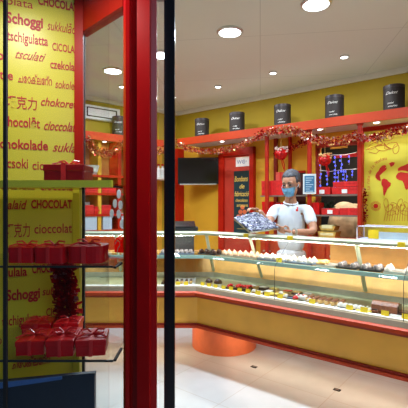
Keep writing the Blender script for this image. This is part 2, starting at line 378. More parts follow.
# trays on the upper shelf: (px0, px1, pastry, tray material, words)
seg = [(197.5, 215, 'chocolate_bonbon', blackm, 'dark tray left of the cream puffs'), (220, 254, 'cream_puff', steel, 'steel tray below the held tray'),
       (257, 283, 'meringue', bluet, 'blue grey tray left of the shelf tag'), (285, 312, 'meringue', bluet, 'blue grey tray in front of the man'),
       (316, 334, 'croissant', steel, 'steel tray right of the man'), (336, 356, 'marbled_bonbon', blackm, 'dark tray left of the slanting bar'), (359, 380, 'marbled_bonbon', blackm, 'dark tray below the clear hood'),
       (383, 412, 'meringue', steel, 'steel tray at the right edge')]
for a, b, kind, tm, words in seg:
    va = 2.83+.24; u0, u1 = uo(a, va), uo(b, va); L = u1-u0
    bm = bb(0, L, 0, .16, 0, .006); bb(0, L, 0, .006, .006, .014, bm); bb(0, L, .154, .16, .006, .014, bm); bb(0, .006, 0, .16, .006, .014, bm); bb(L-.006, L, 0, .16, .006, .014, bm)
    t = obj('pastry_tray', bm, tm, loc=wp(u0, va, 1.001), rz=RZ); tag(t, 'pastry tray of %ss: %s' % (kind.replace('_', ' '), words), 'tray')
    pit = .070 if kind == 'croissant' else .058; n = int((L-.02)/pit); rows = 2
    for r_ in range(rows):
        for k in range(n):
            p = wp(u0+.03+(L-.06)*(k/(max(1, n-1)))+random.uniform(-.003, .003), va+.03+r_*.078, 1.0085)
            put(kind, p, RZ+random.uniform(-.3, .3), '%s, %s from left, %s row, %s' % ({'cream_puff': 'small cream coloured puff', 'meringue': 'small white meringue', 'croissant': 'small golden croissant', 'chocolate_bonbon': 'round dark chocolate', 'marbled_bonbon': 'marbled chocolate'}[kind], ORD[k], ('front', 'middle' if rows == 3 else 'back', 'back')[r_], words), '%ss on the %s' % (kind.replace('_', ' '), words), random.uniform(1.2, 1.35) if kind in ('meringue', 'cream_puff') else random.uniform(1.35, 1.55) if kind != 'croissant' else 1.1)
# left run, upper shelf
bm = bb(-.34, .0, 0, .16, 0, .006); bb(-.34, 0, 0, .006, .006, .014, bm); bb(-.34, 0, .154, .16, .006, .014, bm)
tag(obj('pastry_tray', bm, bluet, loc=(-.10, 3.94, 1.001)), 'dark blue tray on the upper shelf just right of the black post', 'tray')
for r_ in range(3):
    for k in range(7):
        put('marbled_bonbon', Vector((-.41+k*.046, 3.97+r_*.048, 1.0085)), 0, 'marbled chocolate beside the black post, %s from the left in the %s row' % (ORD[k], ('front', 'middle', 'back')[r_]), 'chocolates on the dark blue tray', 1.2)

def low(px, d): q = hit(px, 2.83+d); return Vector((q.x, q.y, .7155+(d-.10)*.0435+.001))
# white box of chocolate eclairs on the left run
bm = bmesh.new(); bb(-.10, .10, 0, .16, 0, .005, bm); bb(.095, .10, 0, .16, 0, .05, bm); bb(-.10, .10, .155, .16, 0, .035, bm)
EB = thing('cake_box', 'open white card box of dark eclairs at the bend of the counter', 'box', (-.185, 3.83, .722)); obj('card', bm, white, EB)
ecl0 = None
def eclair(p, rz, label, group, m=None, L=.10, r=.016):
    t = thing('eclair', label, 'eclair', p, rz, group)
    obj('choux', tube(bmesh.new(), [(0, -L/2, r), (0, -L/2+.01, r), (0, L/2-.01, r), (0, L/2, r)], [r*.5, r, r, r*.5], 8), crust, t, smooth=True)
    obj('icing', tube(bmesh.new(), [(0, -L/2+.005, r*1.4), (0, -L/2+.015, r*1.4), (0, L/2-.015, r*1.4), (0, L/2-.005, r*1.4)], [r*.4, r*.85, r*.85, r*.4], 8), m or choc, t, smooth=True)
    return t
for k in range(4): 
    p = Vector((-.262+k*.045, 3.905, .728)); 
    if k == 0: ecl0 = eclair(p, 0, 'dark iced eclair in the open white card box, first from the left', 'eclairs in the white box')
    else: dup(ecl0, p, 0, 'dark iced eclair in the open white card box, %s from the left' % ORD[k])
# dark loaves further left
bm = bmesh.new(); bev(bb(-.05, .05, -.05, .05, 0, .035, bm), .012); o = obj('chocolate_cake', bm, choc, loc=(-.36, 3.86, .721)); tag(o, 'square dark chocolate cake beside the black post', 'cake')
# cup cakes with domes
def cupcake(p, label, mtop, mcup, group=None, s=1, cat='cupcake'):
    t = thing('cupcake', label, cat, p, 0, group)
    obj('paper_cup', lathe(bmesh.new(), [(.017*s, 0), (.025*s, .026*s)], seg=14), mcup, t)
    bm = lathe(bmesh.new(), [(.027*s, .026*s), (.028*s, .034*s), (.02*s, .046*s), (.008*s, .054*s)], seg=14); obj('topping', bm, mtop, t, smooth=True)
    return t
cupcake(low(209, .17), 'chocolate topped cupcake, leftmost on the lower deck right of the bend', choc, pink, s=1.3)
cupcake(low(218, .16), 'larger white and chocolate cupcake left of the red berry cakes', choc, white, s=1.5)
def berrycake(p, rz, label, wx, seed):
    t = thing('berry_cake', label, 'cake', p, rz)
    bm = bev(bb(-wx/2, wx/2, -.045, .045, 0, .03), .006); obj('sponge', bm, choc, t)
    bm = bmesh.new(); rnd = random.Random(seed)
    for i in range(int(wx*250)): sph(bm, (rnd.uniform(-wx/2+.012, wx/2-.012), rnd.uniform(-.035, .035), rnd.uniform(.034, .048)), (.010, .010, .010), 7)
    obj('berries', bm, berry, t, smooth=True); return t
berrycake(low(230, .15), RZ, 'small cake topped with red berries, left one of three', .055, 1)
berrycake(low(239, .17), RZ, 'middle cake heaped with red berries', .08, 2)
berrycake(low(247, .19), RZ, 'largest red berry cake, right one of three', .085, 3)
def slab(name, p, rz, sx, sy, sz, m, label, cat='cake', top=None, b=.006):
    t = thing(name, label, cat, p, rz); obj('base', bev(bb(-sx/2, sx/2, -sy/2, sy/2, 0, sz), b), m, t)
    if top: obj('topping', bev(bb(-sx/2+.006, sx/2-.006, -sy/2+.006, sy/2-.006, sz, sz+.008), .003), top, t)
    return t
slab('iced_cake', low(259, .16), RZ, .09, .08, .018, crust, 'flat iced cake right of the red berry cakes', top=pale)
slab('iced_cake', low(268.5, .18), RZ, .07, .08, .03, choc, 'dark cake with pale icing beside the lemon tart', top=pale)
t = thing('lemon_tart', 'round golden lemon tart in the middle of the lower deck', 'tart', low(281, .17), RZ)
obj('crust', lathe(bmesh.new(), [(.042, 0), (.055, .032), (.050, .034), (.047, .028)], seg=24), crust, t); obj('filling', cyl(bmesh.new(), (0, 0, .026), .048, .008, 24), lem, t)
obj('cream', lathe(bmesh.new(), [(.02, .03), (.022, .038), (.012, .048), (.002, .052)], seg=10), pale, t, smooth=True)
slab('layered_cake', low(291, .16), RZ, .07, .08, .028, bluet, 'blue grey glazed cake left of the cream roll', top=choc)
t = thing('cream_roll', 'pale cream roll cake left of the row of brown eclairs', 'cake', low(301.5, .17), RZ)
obj('roll', tube(bmesh.new(), [(-.05, 0, .025), (-.045, 0, .025), (.045, 0, .025), (.05, 0, .025)], [.018, .025, .025, .018], 12), pale, t, smooth=True)
obj('fruit', sph(sph(bmesh.new(), (-.02, -.01, .05), (.01, .01, .008), 8), (.02, -.005, .05), (.01, .01, .008), 8), berry, t, smooth=True)
# long tray with a row of brown eclairs
p0 = low(324, .15); 
tag(obj('eclair_board', bb(-.16, .16, -.05, .12, 0, .004), white, loc=p0+Vector((0, 0, .006)), rz=RZ), 'white board under the row of brown eclairs', 'board')
e2 = None
for k in range(6):
    q = p0+U*(-.125+k*.05)+V*.03+Vector((0, 0, .011))
    if not e2: e2 = eclair(q, RZ, 'milk chocolate eclair on the long white board, first from the left', 'brown eclairs on the white board', milk, .13, .019)
    else: dup(e2, q, RZ, 'milk chocolate eclair on the long white board, %s from the left' % ORD[k])
for k in range(5):                                                    # white and navy cups
    q = low(341+k*5, .12); t = cupcake(q, 'white cream in a navy cup, %s from the left beside the brown eclairs' % ORD[k], pale, navy, 'navy cups with cream', 1.0, 'cream cup')
t = thing('flat_cake', 'flat round yellow cake in front of the chocolate log', 'cake', low(364, .14)); obj('cake', lathe(bmesh.new(), [(.06, 0), (.066, .008), (.064, .022), (.055, .027)], seg=28), lem, t)
bm = bmesh.new(); [lathe(bm, [(.010, .027), (.008, .034), (.002, .038)], (.045*math.cos(k*PI/5), .045*math.sin(k*PI/5), 0), 8) for k in range(10)]; obj('piping', bm, pale, t)
t = thing('chocolate_log', 'large milk chocolate log cake on the right of the lower deck', 'cake', low(386, .20), RZ); t.scale = (1.15, 1.1, 1.3)
prof = [(-.048, 0), (-.052, .02), (-.042, .048), (-.02, .064), (.01, .066), (.036, .052), (.05, .025), (.048, 0)]
bm = bmesh.new(); A = [bm.verts.new((-.075, a, b)) for a, b in prof]; B = [bm.verts.new((.075, a, b)) for a, b in prof]; bm.faces.new(A); bm.faces.new(B[::-1])
for i in range(8): bm.faces.new((A[i], A[(i+1) % 8], B[(i+1) % 8], B[i]))
bmesh.ops.recalc_face_normals(bm, faces=bm.faces[:]); obj('sponge', bm, milk, t)
obj('end_glaze', bev(bb(.075, .082, -.045, .045, .002, .058), .003), choc, t); obj('board', bb(-.095, .1, -.065, .065, 0, .003), steel, t)
slab('chocolate_slice', low(375, .15), RZ, .05, .06, .03, milk, 'brown slice resting beside the left end of the chocolate log', top=choc)
slab('chocolate_slice', low(407, .19), RZ, .14, .09, .03, choc, 'dark glazed cake at the right edge behind the pale tart', top=choc)
t = thing('pale_tart', 'grey white tart at the right edge of the lower deck', 'tart', low(398, .13)); obj('crust', lathe(bmesh.new(), [(.045, 0), (.055, .018), (.05, .020)], seg=20), steel, t); obj('filling', cyl(bmesh.new(), (0, 0, .018), .05, .006, 20), pale, t)

for k, (px, m1, m2, w1) in enumerate(((254, crust, pale, 'pale'), (264, choc, pale, 'white topped dark'), (274, crust, lem, 'lemon topped'), (288, crust, berry, 'red topped'), (297, choc, crust, 'golden topped dark'), (308, crust, pale, 'cream topped'))):
    slab('small_slice', low(px, .27), RZ, .075, .07, .035, m1, '%s cake slice, lower deck back row, %s from the left' % (w1, ORD[k]), top=m2)
for k, px in enumerate((254, 272, 286, 295.5, 309)):
    t = cupcake(low(px, .135), 'small cream tart at the very front of the lower deck, %s from the left' % ORD[k], (pale, lem, pale, berry, pale)[k], crust, None, .85, 'tart')
# clear hood on the staff worktop and the till
q0 = uo(361, 3.43); HD = thing('display_hood', 'long low clear acrylic hood standing on the right of the counter', 'display case', wp(q0, 3.42, 1.204), RZ)
bm = bmesh.new(); L = .95
shellp = [(0, 0), (L, 0), (L, .115), (.012, .115), (0, .10)]
plate(bm, shellp, -.088, -.084); plate(bm, shellp, .084, .088); obj('clear_side', bm, MAT['clear glass'], HD)
bm = bmesh.new(); bb(0, L, -.09, .09, .113, .118, bm); bb(0, .004, -.09, .09, .014, .113, bm); obj('lid', bm, glass('lilac acrylic', (.78, .76, .86), .1), HD)
bm = bmesh.new()
for y in (-.089, .089): tube(bm, [(0, y, .008), (0, y, .10), (.014, y, .116), (L, y, .116)], .005, 6); tube(bm, [(0, y, .008), (L, y, .008)], .008, 6)
obj('edge_frame', bm, mat('lilac edge', (.66, .62, .74), .3), HD)
obj('base_tray', bb(.01, L, -.08, .08, .004, .016), mat('white tray', (.72, .80, .80), .4), HD)
obj('contents_card', bb(.10, L-.02, -.02, .0, .016, .07), mat('mint card', (.66, .80, .78), .5), HD)
o = obj('price_card', bb(.09, .17, -.095, -.092, .02, .09), tagy, HD)
tl = thing('cash_till', 'black cash till standing behind the counter below the television', 'till', (-.21, 4.20, 1.0), .1)
obj('stand', bb(-.12, .10, -.08, .08, 0, .20), blackm, tl); obj('drawer', bev(bb(-.16, .14, -.1, .1, .20, .262), .004), blackm, tl)
o = obj('screen', bev(box(bmesh.new(), (-.02, -.02, .285), (.27, .17, .02), rx=.3), .004), black, tl)
# the till needs its own shelf
obj('till_shelf', bb(-1.0, .0, 4.08, 4.32, .97, .998), tan, CT)

# ---------------------------------------------------------------- back wall: television, door, posters
p = hit(198, 4.55); TV = thing('television', 'black flat television on the yellow wall above the counter', 'television', (p.x, p.y, 0), R(-6))
zt, zb = zo(198, 157.5, 4.55), zo(198, 184, 4.55); hw = 20.5*p.y/F
obj('bezel', bev(bb(-hw, hw, 0, .05, zb, zt), .006), black, TV); obj('screen', bb(-hw+.02, hw-.02, -.002, .001, zb+.045, zt-.02), mat('dark screen', (.004, .004, .005), .12), TV)
obj('stand_bar', bev(bb(-hw+.03, hw-.03, -.001, .03, zb-.012, zb+.004), .003), steel, TV); obj('bracket', bb(-.06, .06, .05, .20, (zb+zt)/2-.08, (zb+zt)/2+.08), blackm, TV)

dv = CV-.002
DR = sroot('door_1', (0, 0, 0), RZ)
d0, d1, d2, d3 = [uo(x, CV-.05) for x in (219, 224, 250, 254)]
obj('door_frame', bb(d0, d1, dv-.07, dv, 0, 2.3, bb(d2, d3, dv-.07, dv, 0, 2.3, bb(d0, d3, dv-.07, dv, 2.2, 2.3))), red, DR)
obj('door_leaf', bb(d1, d2, dv-.03, dv, .01, 2.2), mat('brick red door', (.50, .045, .025), .4), DR)
obj('door_handle', tube(bmesh.new(), [(d1+.05, dv-.03, 1.02), (d1+.05, dv-.08, 1.02), (d1+.16, dv-.08, 1.02)], .009), steel, DR)
pv = CV-.036; a, b = uo(234, pv), uo(250.0, pv); z1, z0 = zo(240, 171, pv), zo(240, 233, pv)
PO = thing('chocolate_poster', 'tall dark green poster with yellow script on the red door', 'poster', (0, 0, 0), RZ)
obj('sheet', bb(a, b, pv-.004, pv, z0, z1), mat('dark teal print', (.012, .045, .055), .35), PO)
W_ = b-a
bm = text_bm([('Bombons', a+.01, z1-.15, .11, .3, .001, W_*.85), ('de', a+.09, z1-.25, .09, .3, .001), ('fabricació', a+.01, z1-.36, .10, .3, .0008, W_*.9), ('chocolates', a+.03, z1-.44, .065, .1, .0005, W_*.75), ('artesans', a+.05, z1-.51, .065, .1, .0005, W_*.7), ('—————', a+.06, z0+.05, .04, 0, .001)])
bm.transform(Matrix.Translation((0, pv-.006, 0))); obj('lettering', bm, mat('yellow print', (.85, .60, .12), .5), PO)
bm = bmesh.new(); zc = zo(245, 212, pv)
for r_, n in enumerate((1, 2, 3)):
    for k in range(n): 
        cyl2 = Matrix.Translation((a+.55*W_+(k-(n-1)/2)*.07, pv-.005, zc+.07-r_*.07)) @ Matrix.Rotation(PI/2, 4, 'X'); bmesh.ops.create_cone(bm, cap_ends=True, segments=18, radius1=.034, radius2=.034, depth=.003, matrix=cyl2)
obj('truffle_print', bm, mat('orange truffles', (.72, .16, .06), .5), PO)
z1, z0 = zo(242, 157, pv), zo(242, 166.5, pv); a, b = uo(236, pv), uo(249.5, pv)
N = thing('paper_notice', 'white paper notice pinned above the poster on the red door', 'notice', (0, 0, 0), RZ)
obj('sheet', bb(a, b, pv-.004, pv, z0, z1), white, N)
bm = text_bm([('WC', a+.02, z0+.04, .08, 0, .001), ('A+', a+.12, z0+.05, .06, 0, 0)]); bm.transform(Matrix.Translation((0, pv-.006, 0))); obj('lettering', bm, mat('blue grey ink', (.25, .3, .45), .5), N)

# canisters on the soffit
def canister(p, rz, label):
    t = thing('canister', label, 'canister', p, rz, 'dark canisters on the soffit')
    obj('body', lathe(bmesh.new(), [(.10, 0), (.103, .01), (.103, .28)], seg=32), mat('charcoal board', (.020, .014, .013), .6), t)
    obj('lid', lathe(bmesh.new(), [(.106, .27), (.106, .298), (.10, .302)], seg=32), mat('brown black lid', (.035, .025, .028), .4), t)
    bm = text_bm([('Dulcet', -.08, .20, .040, .5, 0), ('nadal', -.06, .10, .026, .4, 0), ('xocolata', -.06, .068, .026, .4, 0)])
    for v in bm.verts:
        x = v.co.x; v.co.y = -math.sqrt(max(.1035**2-x*x, 1e-4))+v.co.y-.0008
    l = obj('lettering', bm, white, t); l['label'] = 'white script lettering'
    return t
cn = ['leftmost in view right of the black post', 'above the poster door', 'above the hanging red ornament', 'above the blue lights', 'rightmost, above the map panel']
c0 = None
for px, l in zip((202, 237, 282.5, 334.5, 394), cn):
    p = hit(px, 4.5); p.z = 2.431; face = math.atan2(p.x, -p.y)+PI
    rz = -math.atan2(p.x, p.y)*1.0
    lb = 'dark round canister with white script, '+l
    if not c0: c0 = canister(p, rz, lb)
    else: dup(c0, p, rz, lb)
for px, l in ((119.5, 'seen through the left glass by the grille'),):
    s = lhit(px, .18); q = lw(s, .18, 2.431); dup(c0, q, 0.2, 'dark round canister with white script, '+l)

# ---------------------------------------------------------------- shelves in front of the back wall
PV = 4.36
def post(px, name, label):
    p = hit(px, PV); bm = lathe(bmesh.new(), [(.036, 0), (.036, .03), (.026, .05), (.026, 2.33), (.036, 2.35), (.036, 2.379)], seg=16)
    t = obj(name, bm, mat('salmon red pole', (.42, .022, .010), .3, spec=.3), loc=p); return tag(t, label, 'post', 'red poles under the soffit')
post(267, 'shelf_pole', 'round red pole left of the man, beside the yellow wall'); post(309.5, 'shelf_pole', 'round red pole behind the man, beside the framed menu'); 
post(360, 'shelf_pole', 'round red pole beside the yellow map panel')
def shelf(a, b, z, label):
    t = thing('wall_shelf', label, 'shelf', (0, 0, 0), RZ, 'shelves between the red poles')
    u0, u1 = uo(a, PV), uo(b, PV); obj('board', bb(u0, u1, PV+.04, PV+.34, z-.012, z), MAT['red brown worktop'] if 'worktop' in label else darkred, t)
    obj('front_edge', bb(u0, u1, PV+.03, PV+.04, z-.014, z+.002), mat('dull steel edge', (.3, .26, .24), .3, .6), t); return t
ZA, ZB, ZC = 1.605, 1.375, 1.10
shelf(259, 307, ZA, 'shelf left of the man carrying a red box'); shelf(259, 307, ZB, 'lower shelf left of the man')
shelf(312, 358.5, ZA, 'upper shelf right of the man, below the blue lights'); shelf(312, 358.5, ZB, 'middle shelf right of the man with long red boxes')
BC = thing('back_cabinet', 'red back cabinet under the shelves behind the man', 'cabinet', (0, 0, 0), RZ)
u0, u1 = uo(258, PV), .8
obj('body', bb(u0, u1, PV+.06, CV-.01, 0, ZC-.03), red, BC); obj('top', bb(u0-.02, u1, PV+.045, CV-.005, ZC-.03, ZC), orange, BC)
for k in range(4): 
    L = (u1-u0)/4; dd = obj('door', bb(u0+k*L+.01, u0+(k+1)*L-.01, PV+.046, PV+.06, .08, ZC-.05), orange, BC); obj('handle', bb(u0+k*L+.05, u0+k*L+.15, PV+.034, PV+.046, .9, .92), steel, dd)
# dark recess behind the man and red slats on the yellow panel
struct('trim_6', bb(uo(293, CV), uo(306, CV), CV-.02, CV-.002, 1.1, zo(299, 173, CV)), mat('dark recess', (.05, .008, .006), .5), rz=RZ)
struct('trim_7', bb(uo(288.5, CV-.03), uo(291, CV-.03), CV-.04, CV-.002, zo(289, 240, CV), 2.38, bb(uo(291, CV), uo(306, CV), CV-.03, CV-.002, zo(299, 173, CV), zo(299, 171, CV))), red, rz=RZ)
struct('trim_8', bb(uo(274, CV-.03), uo(277, CV-.03), CV-.04, CV-.002, 1.0, 2.38), darkred, rz=RZ)
struct('trim_9', bb(o0-.02, o0, CV-.03, CV+.1, 1.0, 2.38, bb(o0, o1, CV-.03, CV+.02, 2.2, 2.26)), darkred, rz=RZ)

def giftbox(L, D, Hh, p, rz, label, m=giftred, bow=True, group=None, round_=0, name='gift_box'):
    t = thing(name, label, 'gift box', p, rz, group)
    if round_:
        pts = []
        for cx, cy, a0 in ((L/2-round_, D/2-round_, 0), (-L/2+round_, D/2-round_, 90), (-L/2+round_, -D/2+round_, 180), (L/2-round_, -D/2+round_, 270)):
            for k in range(5): a = R(a0+k*22.5); pts.append((cx+round_*math.cos(a), cy+round_*math.sin(a)))
        obj('box', prism(bmesh.new(), pts, 0, Hh), m, t); 
        obj('lid', prism(bmesh.new(), [(x*1.02, y*1.02) for x, y in pts], Hh*.68, Hh+.002), m, t)
    else:
        obj('box', bev(bb(-L/2, L/2, -D/2, D/2, 0, Hh), .003), m, t)
        obj('lid', bev(bb(-L/2-.002, L/2+.002, -D/2-.002, D/2+.002, Hh*.62, Hh+.002), .003), m, t)
    w_ = min(.016, L*.12)
    bm = bb(-w_/2, w_/2, -D/2-.005, D/2+.005, -.0+.001, Hh+.004); obj('ribbon', bm, giftlight, t)
    if bow:
        bm = bmesh.new(); r_ = min(.025, D*.22)
        for sx in (-1, 1):
            tube(bm, [(0, 0, Hh+.004), (sx*r_*.7, 0, Hh+r_*.8), (sx*r_*1.5, 0, Hh+r_*.7), (sx*r_*1.3, 0, Hh+.006), (0, 0, Hh+.006)], r_*.13, 5)
            tube(bm, [(0, 0, Hh+.005), (sx*r_*.9, -r_*.9, Hh+r_*.5), (sx*r_*1.9, -r_*1.5, Hh+.004)], r_*.12, 5)
        obj('bow', bm, giftlight, t)
    return t
def ug(a, b, v, z, ytop, D, label, m=giftred, lablcard=True, bow=False):
    u0, u1 = uo(a, v), uo(b, v); h = zo((a+b)/2, ytop, v)-z
    t = giftbox(u1-u0, D, max(h, .03), wp((u0+u1)/2, v+D/2, z+.003), RZ, label, m, bow)
    if lablcard: obj('price_card', bb(-.03, .03, -D/2-.01, -D/2-.007, .01, .055), white, t)
    return t
brightred = mat('bright red wrap', (.62, .02, .02), .35, noise=.15, scale=30)
ug(261.5, 283, PV+.06, ZA, 181, .2, 'large red gift box on the shelf left of the man', brightred, False)
ug(276, 285, PV+.29, ZA, 172.5, .05, 'slim pinkish red box standing behind the large gift box', mat('coral wrap', (.75, .10, .07), .4), False)
ug(262, 272.5, PV+.06, ZB, 202, .2, 'red gift box on the lower shelf behind the tray', giftred, False); ug(276, 288, PV+.06, ZB, 203, .2, 'dark red gift box on the lower shelf behind the shoulder', giftdark, False)
ug(314.5, 330, PV+.05, ZA, 187.5, .14, 'small red gift box with a white price card under the blue lights', brightred)
ug(332, 358, PV+.05, ZA, 187.5, .2, 'wide red gift box with a white price card, lower of the stack', brightred)
hh = zo(345, 187.5, PV+.05)-ZA; t = ug(333, 357.5, PV+.06, ZA+hh+.006, 182, .18, 'red gift box on top of the wide red gift box', brightred, False)
ug(321.5, 339, PV+.05, ZB, 209, .16, 'long low red gift box on the middle shelf, left one', brightred); ug(339.5, 358, PV+.05, ZB, 208.5, .16, 'long low red gift box on the middle shelf, right one', brightred, False)
ug(309, 319, PV-.1+.15, ZB, 203, .14, 'tall red gift bag box at the left end of the middle shelf', giftred, False)
# golden trays under the middle shelf
for k, (a, b, yt, l) in enumerate(((317.5, 336, 231, 'lower gold foil tray under the middle shelf'), (319, 335, 225, 'upper gold foil tray under the middle shelf'))):
    v = PV+.08; u0, u1 = uo(a, v), uo(b, v); z = ZC+.002 if k == 0 else zo(326, 230.5, v)
    if k == 0: hz_ = zo(326, 231.5, v)-z
    else: hz_ = .05
    t = thing('gold_tray', l, 'tray', wp((u0+u1)/2, v+.08, z), RZ); L = (u1-u0)/2
    obj('tray', plate(bmesh.new(), [(-L+.02, 0), (L-.02, 0), (L, hz_), (-L, hz_)], -.08, .08), mat('gold foil', (.75, .52, .12), .3, .5, noise=.2), t)
    obj('contents', bev(bb(-L+.03, L-.03, -.081, .06, hz_*.45, hz_+.012 if k else hz_*.8), .003), mat('pale yellow sweets', (.85, .78, .40), .5), t)
# greenery
bm = bmesh.new(); rnd = random.Random(5)
for i in range(420):
    c = Vector((rnd.uniform(-.17, .15), rnd.uniform(-.02, .02), rnd.uniform(.0, .15)*(1-abs(rnd.uniform(-.3, .3))))); d = Vector((rnd.uniform(-1, 1), rnd.uniform(-1, 1), rnd.uniform(-.3, 1))).normalized()*.04; s_ = Vector((rnd.uniform(-1, 1), rnd.uniform(-1, 1), rnd.uniform(-1, 1))).normalized()*.006
    c.z += .012
    q = [bm.verts.new(c-s_), bm.verts.new(c+s_), bm.verts.new(c+d)]; bm.faces.new(q)
o = obj('fir_sprig', bm, mat('fir green', (.02, .10, .03), .6), loc=wp(uo(322, PV+.29), PV+.29, ZB+.002), rz=RZ); tag(o, 'dark green fir sprigs lying behind the boxes on the middle shelf', 'greenery')

# framed menu
p = hit(309.5, PV-.06); MN = thing('menu_frame', 'white framed blue menu board hanging on the pole right of the man', 'sign', (p.x, p.y, 0), R(-15))
z1, z0 = zo(309.5, 174, PV-.06), zo(309.5, 194, PV-.06); hw = 6.3*p.y/F
obj('frame', bb(-hw, hw, 0, .018, z0, z1), mat('pale frame', (.70, .74, .72), .4), MN); obj('sheet', bb(-hw+.016, hw-.016, -.003, 0, z0+.02, z1-.02), mat('blue print', (.04, .16, .30), .4), MN)
bm = bmesh.new()
for k in range(7): bb(-hw+.03, hw-.03-.02*(k % 3), -.005, -.003, z1-.05-k*.025, z1-.042-k*.025, bm)
obj('text_rows', bm, mat('pale blue print', (.45, .6, .7), .4), MN)

# map panel
MV = CV-.06
MP = thing('map_panel', 'large yellow wall panel with a red world map', 'panel', (0, 0, 0), RZ)
m0, m1 = uo(364, MV), .75; zt, zb = 2.33, 1.12
obj('board', bb(m0, m1, MV, CV-.003, zb, zt), lemon2, MP)
f0 = uo(357.5, MV-.03); obj('frame', bb(f0, m0, MV-.03, CV-.003, zb, 2.379, bb(m0, m1, MV-.03, CV-.003, zt-.0, 2.379)), red, MP)
def mz(px, py): return (uo(px, MV), zo(px, py, MV))
na = [(375.5,175.5),(376.5,173),(378.5,171),(380,168),(382.5,165.5),(385,165),(386.5,166),(385,168),(387,167.5),(386,170),(383.5,172),(381,174.5),(379,176),(377.5,176),(377,178),(379,179.5),(381,180.5),(380,181),(377,179.5),(375.5,177.5)]
sa = [(382,179.5),(384,178.5),(387,179.5),(388.5,181.5),(391,183),(390.5,186),(388,188),(386.5,191),(385,193.5),(384.5,196),(383.5,195),(383.5,190),(383,187),(381.5,184.5),(381.5,182)]
af = [(396,176),(398,173),(401,172),(404.5,172.5),(408,173),(410.5,175),(412,177.5),(414.5,178.5),(412.5,182),(411,185),(409,188),(406.5,190),(405,188),(404,184),(402.5,181),(399,180),(396.5,178.5)]
eu = [(398,171),(398,168.5),(401,166.5),(404,165.5),(407,164),(412,163),(420,162),(432,160),(440,163),(436,168),(430,172),(426,178),(423,176),(420,173),(417,178),(414,174),(410,172),(406,171),(402,170.5)]
gr = [(389,163.5),(392,162),(395,162.5),(394,165),(391,167)]
au = [(438,186),(444,183),(449,186),(447,191),(440,191)]
bm = bmesh.new()
for poly in (na, sa, af, eu, gr, au):
    bmf = bmesh.new(); vs = [bmf.verts.new((x, MV-.003, z)) for x, z in [mz(*q) for q in poly]]; f = bmf.faces.new(vs); bmesh.ops.triangulate(bmf, faces=[f])
    r_ = bmesh.ops.extrude_face_region(bmf, geom=bmf.faces[:]); bmesh.ops.translate(bmf, verts=[v for v in r_['geom'] if isinstance(v, bmesh.types.BMVert)], vec=(0, .002, 0))
    me = bpy.data.meshes.new('t'); bmf.to_mesh(me); bm.from_mesh(me); bmf.free(); bpy.data.meshes.remove(me)
obj('world_map', bm, mat('map red', (.62, .015, .005), .5), MP)
ink = mat('brown red line ink', (.62, .22, .03), .5); bm = bmesh.new()
def line(pts, r=.0035): tube(bm, [(x, MV-.002, z) for x, z in [mz(*q) for q in pts]], r, 4)
def oval(cx, cy, a, b, rot=0, n=14, r=.003): line([(cx+a*math.cos(k*2*PI/n)*math.cos(rot)-b*math.sin(k*2*PI/n)*math.sin(rot), cy+a*math.cos(k*2*PI/n)*math.sin(rot)+b*math.sin(k*2*PI/n)*math.cos(rot)) for k in range(n+1)], r)
oval(373, 146, 6, 2.5, -.6); oval(382, 148, 6.5, 3, .1); oval(391, 146, 7, 3, -.3); oval(377, 141, 6, 2.5, .5); oval(388, 138, 6, 2.5, -.2); oval(396, 149, 3, 5, .2)
line([(384, 143.5), (387, 147), (391, 149)], .007)
line([(366, 150), (373, 147), (384, 145)]); line([(369, 152), (376, 154), (380, 150)])
for k in range(9): oval(386+k*2.6+(k % 2), 203+((k*7) % 5)*2.5, 2.2, 4.5, k*.7, 10, .0025)
for k in range(10): line([(384+k*2.6, 221), (386+k*2.4, 212), (384+k*2.7+(k % 3)*2, 204)], .0028)
obj('line_drawing', bm, ink, MP)
bm = bmesh.new(); cx, cz = mz(375.8, 206)
for r0 in (.052, .040): 
    for k in range(24):
        a = k*2*PI/24; bmesh.ops.create_cone(bm, cap_ends=True, segments=6, radius1=.004, radius2=.004, depth=.003, matrix=Matrix.Translation((cx+r0*math.cos(a), MV-.002, cz+r0*math.sin(a))) @ Matrix.Rotation(PI/2, 4, 'X'))
bmesh.ops.create_cone(bm, cap_ends=True, segments=20, radius1=.027, radius2=.027, depth=.003, matrix=Matrix.Translation((cx, MV-.002, cz)) @ Matrix.Rotation(PI/2, 4, 'X'))
obj('seal', bm, MAT['map red'], MP)
# curved caption "cacao"
bm = bmesh.new()
wd = 'La ruta de la Xocolata'
for i, ch in enumerate(wd):
    f_ = i/(len(wd)-1); ang = R(180-f_*105+20); 
    px, py = 387+17*math.cos(ang)*1.0-.5, 182-22*math.sin(ang)
    if ch == ' ': continue
    x, z = mz(px, py); b2 = text_bm([(ch, 0, 0, .05, .2, .0004)]); tr = ang-PI/2
    b2.transform(Matrix.Translation((x, MV-.002, z)) @ Matrix.Rotation(-tr, 4, 'Y')); me = bpy.data.meshes.new('t'); b2.to_mesh(me); bm.from_mesh(me); b2.free(); bpy.data.meshes.remove(me)
obj('lettering', bm, ink, MP)

